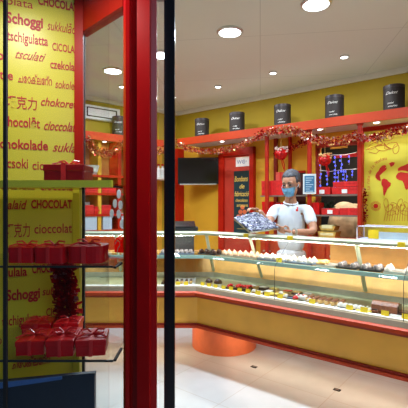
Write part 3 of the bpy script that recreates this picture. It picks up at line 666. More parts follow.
# ---------------------------------------------------------------- tinsel, ornaments, blue lights
tin = [mat('red tinsel', (.42, .01, .01), .2, .6), mat('gold tinsel', (.85, .50, .18), .2, .7), mat('pink silver tinsel', (.85, .60, .55), .2, .7)]
def tinsel(name, pts, rad, n, label, mix=(6, 4, 2), seed=1, cat='garland'):
    rnd = random.Random(seed); bm = bmesh.new(); pts = [Vector(p) for p in pts]
    tube(bm, pts, .004, 4)
    for i in range(n):
        f_ = rnd.random()*(len(pts)-1); k = int(f_); p = pts[k].lerp(pts[k+1], f_-k)
        d = Vector((rnd.gauss(0, 1), rnd.gauss(0, 1), rnd.gauss(0, 1))).normalized(); q = p+d*rad*rnd.uniform(.4, 1.1)
        s_ = d.cross(Vector((rnd.random(), rnd.random(), rnd.random()))).normalized()*rnd.uniform(.005, .011); e = d*rnd.uniform(.008, .022)
        f = bm.faces.new([bm.verts.new(q-s_), bm.verts.new(q+s_), bm.verts.new(q+s_+e), bm.verts.new(q-s_+e)]); f.material_index = rnd.choices((0, 1, 2), mix)[0]
    o = obj(name, bm, tin); return tag(o, label, cat)
def sag(keys, v, n=10):                                   # keys (px, py) on the plane v
    out = []
    for (a, b), (c, d) in zip(keys, keys[1:]):
        for k in range(n): f_ = k/n; px = a+(c-a)*f_; py = b+(d-b)*f_; q = hit(px, v); out.append((q.x, q.y, zo(px, py, v)))
    px, py = keys[-1]; q = hit(px, v); out.append((q.x, q.y, zo(px, py, v))); return out
tinsel('tinsel_garland', sag([(178, 144), (188, 149), (202, 151.5), (218, 151), (232, 148.5), (246, 143), (262, 134)], 4.24), .036, 1000, 'red and gold tinsel garland swagged above the television and door', seed=2)
tinsel('tinsel_garland', sag([(262, 134), (276, 130), (290, 129.5), (300, 133), (315, 140), (330, 142), (345, 140), (357, 135)], 4.26), .042, 1200, 'thick red and gold tinsel garland swagged above the blue lights', seed=3)
tinsel('tinsel_garland', sag([(357, 137), (366, 139), (380, 137), (395, 132), (408, 129), (425, 125)], 4.24), .036, 650, 'tinsel garland across the top of the yellow map panel', (7, 2, 2), seed=4)
tinsel('tinsel_garland', sag([(276, 152), (288, 149), (300, 144), (310, 139)], 4.55), .035, 350, 'dull red tinsel strand behind the hanging red ornament', (9, 1, 0), seed=5)
tinsel('tinsel_garland', sag([(363, 190), (363.5, 200), (364, 212), (364, 222)], 4.55), .025, 200, 'thin tinsel strand hanging down the left edge of the map panel', (7, 1, 2), seed=6)
pts = []
for px, py in ((85, 138), (90, 145), (97, 151), (104, 153.5), (112, 153), (118, 148), (124, 143), (135, 143), (150, 147), (160, 152), (168, 146), (176, 141)):
    s = lhit(px, .42); q = lw(s, .42); pts.append((q.x, q.y, EYE+(204-py)/F*q.y))
tinsel('tinsel_garland', pts, .055, 1700, 'red and gold tinsel garland seen through the left glass', (5, 4, 1), seed=8)
def ornament(px, py, v, s, label, top):
    p = hit(px, v); z = zo(px, py, v); t = thing('hanging_ornament', label, 'ornament', (p.x, p.y, z), 0)
    obj('ball', sph(bmesh.new(), (0, 0, 0), (.085*s, .085*s, .08*s), 20), mat('red foil', (.55, .01, .01), .2, .3, noise=.4, scale=30, bump=.5), t, smooth=True)
    bm = bmesh.new(); rnd = random.Random(3)
    for k in range(60):
        a = rnd.uniform(0, 2*PI); rr = rnd.uniform(.02, .09)*s; sph(bm, (rr*math.cos(a), rr*math.sin(a), rnd.uniform(.015, .085)*s), (.014*s, .014*s, .012*s), 5)
    obj('frill', bm, top, t)
    obj('cord', tube(bmesh.new(), [(0, 0, .08*s), (0, 0, 2.38-z)], .003, 4), mat('gold cord', (.6, .4, .1), .4), t)
    bm = bmesh.new(); tube(bm, [(0, -.03*s, -.07*s), (.01, -.03*s, -.13*s), (.03, -.03*s, -.2*s)], .006, 4); tube(bm, [(.02, 0, -.07*s), (.045, 0, -.14*s), (.04, 0, -.22*s)], .006, 4); obj('ribbon_tail', bm, deepred, t)
ornament(281, 154, 4.40, .95, 'red ball ornament with a silvery frill hanging left of the man', mat('silver pink frill', (.85, .70, .62), .3, .3))
ornament(325, 160, 4.40, .85, 'red ball ornament with a gold frill hanging before the blue lights', mat('gold frill', (.70, .50, .22), .3, .3))
# blue fairy lights in the opening
FL = thing('fairy_lights', 'string of blue and white icicle lights hanging in the dark opening', 'string lights', (0, 0, 0), RZ)
v = CV+.05; bmw = bmesh.new(); bulbs = []; rnd = random.Random(9)
def wpt(px, py): return (uo(px, v), v, zo(px, py, v))
tube(bmw, [wpt(318, 170), wpt(330, 171.5), wpt(341, 170), wpt(357, 169)], .004, 4); tube(bmw, [wpt(322, 156), wpt(333, 155), wpt(345, 155), wpt(357, 152)], .004, 4)
for px, y0, y1 in ((320, 160, 186), (327, 171, 186), (335, 156, 188), (341, 155, 172), (344, 170, 182), (349, 155, 165), (352, 170, 178), (338, 171, 182), (346, 170, 184)):
    tube(bmw, [wpt(px, y0), wpt(px+.6, (y0+y1)/2), wpt(px, y1)], .003, 4); y = y0+1.5
    while y < y1: bulbs.append(wpt(px+rnd.uniform(-1, 1), y)); y += rnd.uniform(3.2, 5)
obj('wire', bmw, mat('pale wire', (.5, .5, .55), .5), FL); b0 = None
for q in bulbs:
    if not b0: b0 = obj('bulb', sph(bmesh.new(), (0, 0, 0), (.010, .010, .013), 6), mat('blue bulbs', (.08, .12, 1), emit=1.6), FL, loc=q)
    else: b = b0.copy(); C.objects.link(b); b.location = q
SG = thing('red_banner', 'short red banner strip in the dark opening above the fairy lights', 'banner', (0, 0, 0), RZ)
a, b = mz(333, 156), mz(357, 153); vv = CV+.14
obj('strip', bb(uo(334, vv), uo(357, vv), vv, vv+.01, zo(345, 157.5, vv), zo(345, 154, vv)), brightred, SG)
SG2 = obj('gold_strip', bb(uo(330, vv), uo(347, vv), vv, vv+.02, zo(338, 148.5, vv), zo(338, 145.5, vv)), mat('dull gold', (.35, .2, .03), .5), rz=RZ); tag(SG2, 'dull gold strip at the top of the dark opening', 'strip')

# ---------------------------------------------------------------- left wall seen through the glass and beside the post
GR = thing('air_grille', 'white air conditioning panel with a black slot outline on the left wall', 'air conditioner', corner, LA)
s0, s1 = lhit(83, .02), lhit(118.5, .02); zg0, zg1 = 2.69, 2.86
obj('cover', bev(bb(s0, s1, -.07, -.002, zg0-.01, zg1+.01), .006), white, GR)
bm = bmesh.new()
for a, b, c, d in ((s0+.03, s1-.05, zg1-.035, zg1-.02), (s0+.03, s1-.05, zg0+.02, zg0+.035), (s1-.07, s1-.05, zg0+.02, zg1-.02), (s0+.03, s0+.05, zg0+.02, zg1-.02)): bb(a, b, -.073, -.069, c, d, bm)
obj('slot_outline', bm, blackm, GR)
def lpx(px, d=.3): return lhit(px, d)
def lz(px, py, d=.3): q = lw(lhit(px, d), d); return EYE+(204-py)/F*q.y
SU = thing('left_shelving', 'red shelving on the left wall behind the display window', 'shelving', corner, LA)
x0, x1 = lpx(70), -.62
for z in (lz(105, 175), lz(105, 193), lz(105, 214), 1.15): obj('shelf_board', bb(x0, x1, -.3, -.005, z-.03, z), red if z > 1.2 else orange, SU)
for px in (76, 100, 119.5, 135, 150): a = lpx(px); 
for px in (76, 100, 120, 138): a = lpx(px); obj('upright', bb(a-.025, a+.025, -.29, -.005, 0, 2.37), yellow if px == 100 else red, SU)
obj('back', bb(x0, x1, -.02, -.003, 0, 2.37), mat('orange back', (.50, .20, .04), .5), SU)
obj('base_cupboard', bb(x0, x1, -.3, -.02, .02, 1.12), orange, SU)
def lbox(a, b, py0, py1, d, m, label, name='gift_box', cat='gift box', D=.14):
    xa, xb = lpx(a, d), lpx(b, d); 
    return (xa, xb, lz((a+b)/2, py1, d), lz((a+b)/2, py0, d))
zs = [lz(105, 175), lz(105, 193), lz(105, 214), 1.15]
def lthing(a, b, zi, h, m, label, name, cat, D=.12, top=None, d=.29):
    xa, xb = lpx(a, d), lpx(b, d); t = thing(name, label, cat, lw((xa+xb)/2, d-D/2, zs[zi]+.001), LA)
    L = (xb-xa)/2; obj('body', bev(bb(-L, L, -D/2, D/2, 0, h), .004), m, t)
    if top: obj('band', bb(-L-.002, L+.002, -D/2-.003, D/2+.003, h*.4, h*.6), top, t)
    return t
lthing(84, 98, 1, .09, brightred, 'red gift box behind the left glass, upper left', 'gift_box', 'gift box', top=giftlight); lthing(102, 116, 1, .09, brightred, 'red gift box behind the left glass, upper right', 'gift_box', 'gift box', top=giftlight)
lthing(80, 94, 2, .12, brightred, 'red gift box behind the left glass, lower left', 'gift_box', 'gift box', top=giftlight); lthing(94.5, 99.5, 2, .10, giftred, 'narrow red gift box behind the left glass', 'gift_box', 'gift box', top=giftlight); lthing(101.5, 111, 2, .12, brightred, 'red gift box behind the left glass, lower right', 'gift_box', 'gift box', top=giftlight)
palep = mat('pale blue paper', (.50, .58, .66), .5)
lthing(83.5, 97, 3, .20, palep, 'pale blue paper carton on the lowest left shelf', 'paper_carton', 'carton'); lthing(103, 112, 3, .20, palep, 'pale carton right of the yellow upright on the lowest left shelf', 'paper_carton', 'carton'); lthing(121.5, 134, 3, .22, palep, 'pale carton half hidden by the red post', 'paper_carton', 'carton')
lthing(104, 112, 1, .0001+.16, steel, 'grey framed picture on the left shelving', 'wall_picture', 'picture', D=.02, d=.1)
lthing(84.5, 90, 2, .16, white, 'small white card on the left shelving', 'white_card', 'card', D=.02, d=.12)
# pot and bottles on the top shelf
q = lpx(93, .2); t = thing('white_bowl', 'pale round bowl on the top left shelf behind the glass', 'bowl', lw(q, .2, zs[0]+.001)); obj('bowl', lathe(bmesh.new(), [(.06, 0), (.09, .04), (.105, .12), (.10, .125), (.08, .05), (.04, .02)], seg=24), mat('pale ceramic', (.6, .62, .55), .3), t, smooth=False)
obj('foot', cyl(bmesh.new(), (0, 0, .004), .062, .008, 20), MAT['pale ceramic'], t)
for k, px in enumerate((158.5, 162.5)):
    s = lhit(px, .15); t = thing('white_bottle', 'white bottle on the wall ledge beside the black post, %s' % ('left one', 'right one')[k], 'bottle', lw(s, .15, EYE+26/F*lw(s, .15).y)); obj('body', lathe(bmesh.new(), [(.04, 0), (.042, .02), (.042, .13), (.015, .16), (.015, .19)], seg=16), white, t, smooth=False); obj('cap', cyl(bmesh.new(), (0, 0, .2), .018, .03, 12), red, t)
    zb_ = t.location.z
tag(obj('wall_ledge', bb(lhit(152, .25), lhit(173, .2), -.25, -.003, zb_-.03, zb_-.001), cream, loc=corner, rz=LA), 'cream wall ledge carrying the white bottles beside the black post', 'ledge')
struct('trim_10', bb(lhit(167, .05), lhit(172, .05), -.06, -.003, 0, 2.37), red, loc=corner, rz=LA)
lo = bb(lhit(147, 0), -.3, -.006, -.002, 0, 2.37); struct('trim_11', lo, yellow, loc=corner, rz=LA)

# ---------------------------------------------------------------- display window in front (left)
A0, B0 = Vector((-.885, 1.434, 0)), Vector((-.516, 1.6, 0)); ang = math.atan2(B0.y-A0.y, B0.x-A0.x); PLn = (B0-A0).length
PN = thing('lettered_panel', 'yellow backdrop panel covered with chocolate words in red lettering', 'panel', A0, ang)
obj('board', bb(0, PLn, 0, .02, .2, 2.32), lemon, PN)
ppx = lambda px: ((lambda t: ((A0.x-t*A0.y)/(t*math.sin(ang)-math.cos(ang))))((px-204)/F))
def pz(px, py): x = ppx(px); Y = A0.y+x*math.sin(ang); return EYE+(204-py)/F*Y
rows = [  # (text, px start, px end, py baseline, size px, shear, bold)
 ('ciokolata', -20, 33, 4, 10, 0, 0), ('CHOCOLAT', 38, 78, 8, 10, 0, .0014), ('Schoggi', 6, 43, 25, 12.5, 0, .0018), ('sukkulād', 47, 76, 32, 12, .25, 0),
 ('tschigulatta', 7, 48, 43, 12, 0, .0008), ('CICOLAT', 52, 78, 52, 9.5, 0, .0006), ('cado', -26, 4, 58, 11, 0, .001), ('tsculati', 14, 46, 60, 11, .6, .0002), ('czekolade', 50, 82, 70, 10.5, 0, .0008),
 ('latte', -8, 13, 79, 11, 0, .001), ('ചോക്ലേറ്റ', 18, 52, 84, 10, 0, .0005), ('sokolel', 55, 76, 89, 10.5, .2, .0002), ('巧克力', 5, 37, 108, 12, 0, .0003), ('chokoret', 40, 77, 107, 10.5, .3, .0006),
 ('chocolēt', 3, 40, 127, 12, 0, .001), ('cioccolato', 43, 80, 131, 12, .45, .0006), ('schokolade', -5, 48, 149, 11.5, 0, .0012), ('sukla', 52, 76, 152, 12, .4, .0003), ('csoki', 7, 28, 168, 12, 0, .0004), ('ciocco', 32, 60, 170, 11, 0, .0004),
 ('ciokolata', -8, 35, 189, 10, 0, .001), ('cioccolat', 40, 76, 190, 10, 0, .0008), ('alaid', 7, 27, 209, 11, .3, .0006), ('CHOCOLAT', 31, 72, 208, 10, 0, .0014), ('巧克力', 5, 30, 236, 13, 0, .0003), ('cioccolat', 34, 72, 233, 12, 0, .0004), ('ulala', 8, 27, 276, 11, 0, .0012), ('CHOCOLAT', 32, 66, 272, 10, 0, .0014),
 ('Schoggi', 6, 40, 299, 12.5, 0, .0018), ('subbinais', 42, 74, 294, 10, .2, .0004), ('tschigulatta', 2, 42, 324, 12, 0, .0008), ('CICOLA', 46, 70, 315, 10, 0, .0006), ('ചോക്ലേറ്റ', 12, 50, 366, 11, 0, .0006), ('cacao', -20, 2, 345, 10, 0, .001), ('chokoret', 20, 62, 385, 11, .3, .0006)]
L_ = []
for s, px, pe, py, sz, sh, bo in rows:
    Y = 1.54; x = max(ppx(px), .004)
    L_.append((s, x, pz((px+pe)/2, py), sz*1.15*Y/F, sh, bo, ppx(pe)-x))
bm = text_bm(L_)
for v in bm.verts: v.co.x = min(v.co.x, PLn-.002)
bm.transform(Matrix.Translation((0, -.0012, 0))); o = obj('lettering', bm, inkred, PN)

WN = sroot('window_1')
def bar(x0, y0, x1, y1, hw): pass
sa_, sb_ = Vector((-.480, 1.6, 0)), Vector((-.2745, 1.39, 0))           # side light: from the far stile to the post
pa = math.atan2(sb_.y-sa_.y, sb_.x-sa_.x); pL = (sb_-sa_).length
obj('upper_stile', bb(B0.x+.002, B0.x+.036, 1.585, 1.62, 1.566, 2.32), red, WN)
obj('lower_stile', bb(B0.x-.004, B0.x+.022, 1.585, 1.62, 0, 1.566), lemon, WN)
obj('gasket', bb(-.489, -.479, 1.60, 1.615, 0, 2.31), blackm, WN)
sg = obj('side_pane', bb(.0, pL, 0, .005, .0, 2.19), MAT['door glass'], WN, loc=sa_, rz=pa)
obj('header', bb(-.03, pL, -.01, .03, 2.185, 2.32), red, WN, loc=sa_, rz=pa)
obj('front_pane', bb(-.95, -.262, 1.10, 1.106, 0, 2.32), MAT['shop glass'], WN)
obj('glazing_bar', bb(-.548, -.539, 1.09, 1.10, 0, 2.32), blackm, WN)
pv_ = [(-.262, 1.34), (-.262, 1.30), (-.252, 1.285), (-.240, 1.285), (-.238, 1.31), (-.216, 1.31), (-.214, 1.275), (-.172, 1.262), (-.170, 1.285), (-.153, 1.29), (-.164, 1.40), (-.275, 1.40)]
DP = sroot('door_1_post'); DP.name = 'door_2'
obj('post', prism(bmesh.new(), pv_, 0, 2.45), deepred, DP)
# black frame of the glazed door leaf beside the post
obj('black_stile', prism(bmesh.new(), [(-.142, 1.43), (-.1045, 1.43), (-.106, 1.47), (-.142, 1.47)], 0, 2.45), black, DP)
obj('red_edge', bb(-.1455, -.1385, 1.455, 1.47, 0, 2.45), darkred, DP)
obj('door_pane', bb(-.16, -.14, 1.425, 1.43, 0, 2.45), MAT['clear glass'], DP)
# fix: keep a strip of glass between post and stile
# stickers on the side pane
def sp(px):                                           # distance along the side pane
    t = (px-204)/F; return (sa_.x-t*sa_.y)/(t*math.sin(pa)-math.cos(pa))
def spw(px, py): s = sp(px); Y = sa_.y+s*math.sin(pa); return s, EYE+(204-py)/F*Y, Y
for i, (px, py, l) in enumerate(((119.5, 194, 'topmost'), (115.5, 203.5, 'second from the top, left'), (121, 205, 'second from the top, right'), (112.3, 213.5, 'lower left'), (119.3, 214, 'lower middle'), (122.5, 224, 'lowest'))):
    s, z, Y = spw(px, py); bm = bmesh.new(); bmesh.ops.create_cone(bm, cap_ends=True, segments=24, radius1=1, radius2=1, depth=1, matrix=Matrix.Translation((s, -.0025, z)) @ Matrix.Diagonal((.0125, .002, .016, 1)) @ Matrix.Rotation(PI/2, 4, 'X'))
    o = obj('oval_sticker', bm, MAT['frosted film'], loc=sa_, rz=pa); tag(o, 'white oval sticker on the side glass, %s' % l, 'sticker', 'white oval stickers')
ST = thing('red_sticker', 'red shop emblem sticker with a white curl on the side glass', 'sticker', sa_, pa)
pl_ = [(115.5, 252), (115.2, 241), (117, 237.5), (119.5, 237.5), (121, 240), (122.5, 240), (123, 237.5), (125, 237), (125.3, 253)]
obj('film', plate(bmesh.new(), [spw(*q)[:2] for q in pl_], -.004, -.001), MAT['red film'], ST)
bm = bmesh.new(); tube(bm, [(spw(*q)[0], -.005, spw(*q)[1]) for q in ((116.5, 244), (118.5, 240), (121, 242), (121, 245.5), (119.5, 247.5), (118.5, 252))], .0016, 5); obj('curl', bm, white, ST)

# shelves: front edge flat to the street, back edge follows the panel and the side glass
def shelfpoly(yf): return [(-.80, yf), (-.268, yf), (-.272, 1.365), (-.490, 1.575), (-.52, 1.575), (-.80, 1.45)]
SH = []
for z, l in ((1.562, 'upper'), (1.318, 'middle'), (1.040, 'lowest')):
    t = thing('glass_shelf', '%s glass shelf of the display window' % l, 'shelf', (0, 0, 0), 0, 'glass shelves of the display window')
    obj('pane', prism(bmesh.new(), shelfpoly(1.182), z-.006, z), MAT['shelf glass'] if l == 'upper' else MAT['shop glass'], t)
    if l == 'upper':
        e = obj('yellow_edge', bb(-.80, -.268, 1.16, 1.18, z-.013, z+.007), mat('lime yellow edge', (.85, .78, .06), .35), t); e['label'] = 'lime yellow front edge'
    else: obj('dark_edge', bb(-.80, -.268, 1.178, 1.182, z-.006, z), mat('dark glass edge', (.02, .03, .03), .3), t)
    obj('bracket', bb(-.272, -.264, 1.20, 1.30, z-.012, z-.0065), blackm, t)
# gift boxes in the window
def wbox(a, b, ybot, Yf, z, h, D, rz, label, m=giftred, rd=0):
    xa, xb = (a-204)/F*Yf, (b-204)/F*Yf
    return giftbox(xb-xa, D, h, ((xa+xb)/2, Yf+D/2+.004, z+.001), rz, label, m, True, None, rd)
wbox(43, 83.5, 178, 1.22, 1.569, .050, .10, 0, 'dark red gift box alone on the upper glass shelf', giftdark)
wbox(6, 32.5, 262, 1.22, 1.318, .046, .10, .02, 'red gift box at the left of the middle glass shelf', giftred, .012)
wbox(33, 63, 262, 1.21, 1.318, .047, .10, -.02, 'red gift box in the middle of the middle glass shelf', giftred, .012)
wbox(65, 101.5, 262, 1.21, 1.318, .050, .11, 0, 'rounded red gift box at the right of the middle glass shelf', giftred, .03)
wbox(13, 40, 356, 1.205, 1.040, .043, .12, .12, 'red gift box at the left of the lowest glass shelf', giftred)
wbox(43.5, 70, 356, 1.195, 1.040, .048, .13, .10, 'red gift box in the middle of the lowest glass shelf', giftred)
wbox(73, 102, 353, 1.20, 1.040, .047, .11, .15, 'glossy red gift box at the right of the lowest glass shelf', giftred)
wbox(20, 48, 345, 1.37, 1.040, .045, .09, .1, 'red gift box in the back row of the lowest shelf, left one', giftred)
wbox(52, 76, 345, 1.37, 1.040, .047, .09, .1, 'red gift box in the back row of the lowest shelf, right one', giftred)
# hanging dark tinsel beside the stile
tinsel('dark_tinsel', [(-.475-.05, 1.48, 1.30), (-.47-.05, 1.475, 1.25), (-.468-.04, 1.47, 1.17), (-.475-.03, 1.475, 1.09)], .035, 900, 'dark red glitter tinsel hanging under the middle shelf of the display window', (12, 0, 1), seed=12, cat='tinsel')
# navy board under the lowest shelf
NB = thing('navy_board', 'dark navy board leaning below the lowest glass shelf', 'board', (0, 0, 0), 0)
tp = [at(-12, 383, 1.24), at(94.5, 373, 1.33)]
bm = bmesh.new(); a, b = tp
vs = [(a.x, a.y, .3), (b.x, b.y, .3), (b.x, b.y, b.z), (a.x, a.y, a.z)]
A = [bm.verts.new(q) for q in vs]; B = [bm.verts.new((q[0], q[1]+.02, q[2])) for q in vs]; bm.faces.new(A); bm.faces.new(B[::-1])
for i in range(4): bm.faces.new((A[i], A[(i+1) % 4], B[(i+1) % 4], B[i]))
bmesh.ops.recalc_face_normals(bm, faces=bm.faces[:]); obj('panel', bm, mat('navy board face', (.012, .022, .04), .4), NB)
bm = bmesh.new(); tb = [at(-12, 390, 1.238), at(62, 379, 1.30), at(62, 376.2, 1.30), at(-12, 383.2, 1.238)]
A = [bm.verts.new(q+Vector((0, -.004, 0))) for q in tb]; B = [bm.verts.new(q+Vector((0, .002, 0))) for q in tb]; bm.faces.new(A); bm.faces.new(B[::-1])
for i in range(4): bm.faces.new((A[i], A[(i+1) % 4], B[(i+1) % 4], B[i]))
bmesh.ops.recalc_face_normals(bm, faces=bm.faces[:]); obj('blue_band', bm, mat('light blue band', (.06, .16, .42), .4), NB)
struct('wall_plinth', bb(-1.0, -.30, 1.20, 1.58, 0, .3), mat('grey sill', (.3, .3, .32), .6))

# floor sockets
for px, py, l in ((254, 367, 'near the orange plinth'), (337, 390, 'nearest the camera on the right'), (100, 361, 'seen through the left glass')):
    Y = 600/(py-204); t = thing('floor_plate', 'small dark metal floor plate %s' % l, 'floor plate', ((px-204)/F*Y, Y, 0), RZ)
    obj('plate', bev(bb(-.028, .028, -.02, .02, .0, .004), .0015), blackm, t); obj('slot', bb(-.015, .015, -.003, .003, .004, .0045), steel, t)

# ---------------------------------------------------------------- people
def skin(name, comps, voxel=.007, sub=1, extra=None):
    """comps: list of (points, edges, radii); grown with the Skin modifier, fused by a voxel remesh"""
    bm = bmesh.new(); info = []
    lay = bm.verts.layers.skin.verify()
    for pts, edges, rad in comps:
        vs = [bm.verts.new(p) for p in pts]
        for v_, r_ in zip(vs, rad): 
            rr = r_ if isinstance(r_, tuple) else (r_, r_); v_[lay].radius = rr; v_[lay].use_root = False
        vs[0][lay].use_root = True
        for a, b in edges: bm.edges.new((vs[a], vs[b]))
    me = bpy.data.meshes.new(name); bm.to_mesh(me); bm.free(); o = bpy.data.objects.new(name, me); C.objects.link(o)
    m_ = o.modifiers.new('s', 'SKIN'); m_.use_smooth_shade = True; m2 = o.modifiers.new('d', 'SUBSURF'); m2.levels = m2.render_levels = sub
    bpy.context.view_layer.update(); dg = bpy.context.evaluated_depsgraph_get(); me2 = bpy.data.meshes.new_from_object(o.evaluated_get(dg)); bpy.data.objects.remove(o)
    bm = bmesh.new(); bm.from_mesh(me2)
    if extra:
        extra.normal_update(); t_ = bpy.data.meshes.new('x'); extra.to_mesh(t_); bm.from_mesh(t_); extra.free()
    me3 = bpy.data.meshes.new(name); bm.to_mesh(me3); bm.free(); o = bpy.data.objects.new(name, me3); C.objects.link(o)
    r_ = o.modifiers.new('r', 'REMESH'); r_.mode = 'VOXEL'; r_.voxel_size = voxel; r_.use_smooth_shade = True
    sm = o.modifiers.new('m', 'SMOOTH'); sm.factor = .5; sm.iterations = 3
    bpy.context.view_layer.update(); dg = bpy.context.evaluated_depsgraph_get(); me4 = bpy.data.meshes.new_from_object(o.evaluated_get(dg)); bpy.data.objects.remove(o)
    b = bmesh.new(); b.from_mesh(me4); return b
def chain(n): return [(i, i+1) for i in range(n-1)]
skinm = mat('tanned skin', (.42, .20, .12), .5, noise=.06, scale=15); hairm = mat('dark grey hair', (.045, .045, .055), .6, noise=.6, scale=60, bump=.5)
shirtm = mat('white polo cloth', (.62, .68, .76), .8, noise=.05, scale=8, bump=.2); maskm = mat('light blue mask', (.30, .66, .92), .7)
trous = mat('grey apron cloth', (.45, .45, .47), .8)
B_ = Vector((.86, 4.0, 0))
MAN = thing('person', 'man in a white polo shirt and blue face mask holding a tray behind the counter', 'person', B_)
pel = Vector((.88, 4.04, .97)); spn = Vector((.875, 4.03, 1.18)); chs = Vector((.87, 4.0, 1.38)); nk = Vector((.862, 3.975, 1.53)); hd0 = Vector((.855, 3.955, 1.62))
shL, elL, wrL = Vector((1.01, 3.90, 1.455)), Vector((1.04, 3.76, 1.235)), Vector((.80, 3.64, 1.245))
shR, elR, wrR = Vector((.715, 4.06, 1.455)), Vector((.625, 3.90, 1.30)), Vector((.520, 3.80, 1.445))
hdc = Vector((.852, 3.92, 1.695)); fw = Vector((-.60, -.76, -.28)).normalized(); fl = Vector((-fw.y, fw.x, 0)).normalized(); fu = fl.cross(fw).normalized()
if fu.z < 0: fu = -fu
fl = -fl if fl.x < 0 else fl
def hp(x, y, z): return hdc+(fl*x+fw*y+fu*z)*1.06            # head space: x his left, y forward, z up
HS = 1.06
HM = Matrix(((fl.x, fw.x, fu.x, hdc.x), (fl.y, fw.y, fu.y, hdc.y), (fl.z, fw.z, fu.z, hdc.z), (0, 0, 0, 1))) @ Matrix.Diagonal((HS, HS, HS, 1))
def headsph(bm, c, s, seg=20): bmesh.ops.create_uvsphere(bm, u_segments=seg, v_segments=seg*2//3, radius=1, matrix=HM @ Matrix.Translation(c) @ Matrix.Diagonal((s[0], s[1], s[2], 1)))
ex = bmesh.new()
headsph(ex, (0, -.01, .03), (.075, .098, .092)); headsph(ex, (0, .018, -.045), (.058, .072, .075)); headsph(ex, (0, .04, -.09), (.032, .038, .03))
headsph(ex, (0, .092, -.012), (.012, .02, .028)); headsph(ex, (0, .104, -.03), (.016, .014, .012))
for sx in (-1, 1): headsph(ex, (sx*.077, -.008, -.01), (.010, .02, .032)); headsph(ex, (sx*.03, .073, .028), (.022, .014, .008)); 
comps = [([pel, spn, chs, nk, hd0, hdc-fu*.03], chain(6), [(.13, .10), (.12, .095), (.135, .10), .055, .055, .06]),
         ([chs, shL, elL, wrL], chain(4), [.06, .055, .042, .028]), ([chs, shR, elR, wrR], chain(4), [.06, .055, .042, .028])]
FEET = []
for sx, hx in ((1, .09), (-1, -.09)):
    hp_ = pel+Vector((hx*.87, -hx*.5, -.05)); kn = hp_+Vector((.04, .08, -.42)); an = kn+Vector((.08, .17, -.40)); toe = Vector((an.x-.05, an.y-.10, .03)); FEET.append((an, toe))
    comps.append(([pel, hp_, kn, an, toe], chain(5), [.08, .085, .058, .04, .03]))
def hand(wr, d, up, side, curl):
    """palm plus five fingers: d = pointing direction, up = back of the hand, side = towards the thumb"""
    d, up, side = d.normalized(), up.normalized(), side.normalized(); out = []
    palm = wr+d*.045; out.append(([wr, palm, palm+d*.035], chain(3), [(.026, .018), (.036, .015), (.036, .013)]))
    for k, L in enumerate((.070, .080, .075, .058)):
        r0 = palm+d*.025+side*(.027-.018*k); a = r0+d*(.02+L*.35); b = a+(d*math.cos(curl)-up*math.sin(curl))*L*.38; c = b+(d*math.cos(curl*2)-up*math.sin(curl*2))*L*.30
        out.append(([r0, a, b, c], chain(4), [.0095, .009, .0085, .0075]))
    t0 = wr+d*.02+side*.022; out.append(([t0, t0+side*.025+d*.025, t0+side*.03+d*.055+up*.008], chain(3), [.012, .0105, .009])); return out
comps += hand(wrL, Vector((-.09, -.02, .02)), Vector((.1, -.6, -.6)), Vector((-.2, -.3, 1)), .5)
comps += hand(wrR, Vector((-.07, -.05, .01)), Vector((0, .3, 1)), Vector((.4, -1, .1)), .7)
def rel(comps, B): return [([p-B for p in pts], e, r_) for pts, e, r_ in comps]
ex.transform(Matrix.Translation(-B_)); obj('body', skin('body', rel(comps, B_), .006, 1, ex), skinm, MAN, smooth=True)
mid = lambda a, b, f_: a.lerp(b, f_)
sh = [([pel+Vector((0, 0, .02)), spn, chs, chs.lerp(nk, .55), nk-Vector((0, 0, .015))], chain(5), [(.155, .115), (.15, .11), (.15, .115), (.125, .095), .068]),
      ([chs+Vector((0, 0, .04)), shL, mid(shL, elL, .45), mid(shL, elL, .72)], chain(4), [.062, .060, .058, .056]), ([chs+Vector((0, 0, .04)), shR, mid(shR, elR, .45), mid(shR, elR, .72)], chain(4), [.062, .060, .058, .056])]
obj('polo_shirt', skin('shirt', rel(sh, B_), .009, 2), shirtm, MAN, smooth=True)
ap = [([pel+Vector((0, 0, .1)), pel, pel-Vector((0, 0, .12))], chain(3), [(.165, .13), (.175, .135), (.16, .13)])]
for hx in (.09, -.09):
    hp_ = pel+Vector((hx*.87, -hx*.5, -.05)); kn = hp_+Vector((.04, .08, -.42)); an = kn+Vector((.07, .15, -.35)); ap.append(([pel-Vector((0, 0, .05)), hp_, kn, an], chain(4), [.1, .105, .08, .065]))
obj('trousers', skin('trousers', rel(ap, B_), .012, 1), trous, MAN, smooth=True)
for an, toe in FEET:
    a_ = Vector((an.x+.02, an.y+.05, .045))-B_; t_ = Vector((toe.x-.01, toe.y-.04, .035))-B_
    obj('shoe', tube(bmesh.new(), [a_, a_.lerp(t_, .1), a_.lerp(t_, .6), a_.lerp(t_, .92), t_], [.025, .043, .040, .034, .015], 12), blackm, MAN, smooth=True)
bm = bmesh.new(); headsph(bm, (0, -.022, .045), (.084, .102, .092), 24)
for v_ in list(bm.verts):                           # cut the fringe and the nape
    h_ = HM.inverted() @ v_.co
    if (h_.y > .045 and h_.z < .075) or (h_.z < -.005 and h_.y > -.05) or h_.z < -.035: bm.verts.remove(v_)
rnd = random.Random(2)
for v_ in bm.verts: v_.co += Vector((rnd.uniform(-1, 1), rnd.uniform(-1, 1), rnd.uniform(-1, 1)))*.0025
bmesh.ops.solidify(bm, geom=bm.faces[:], thickness=-.006)
bm.transform(Matrix.Translation(-B_)); obj('hair', bm, hairm, MAN, smooth=True)
bm = bmesh.new(); N_ = 9; g = []
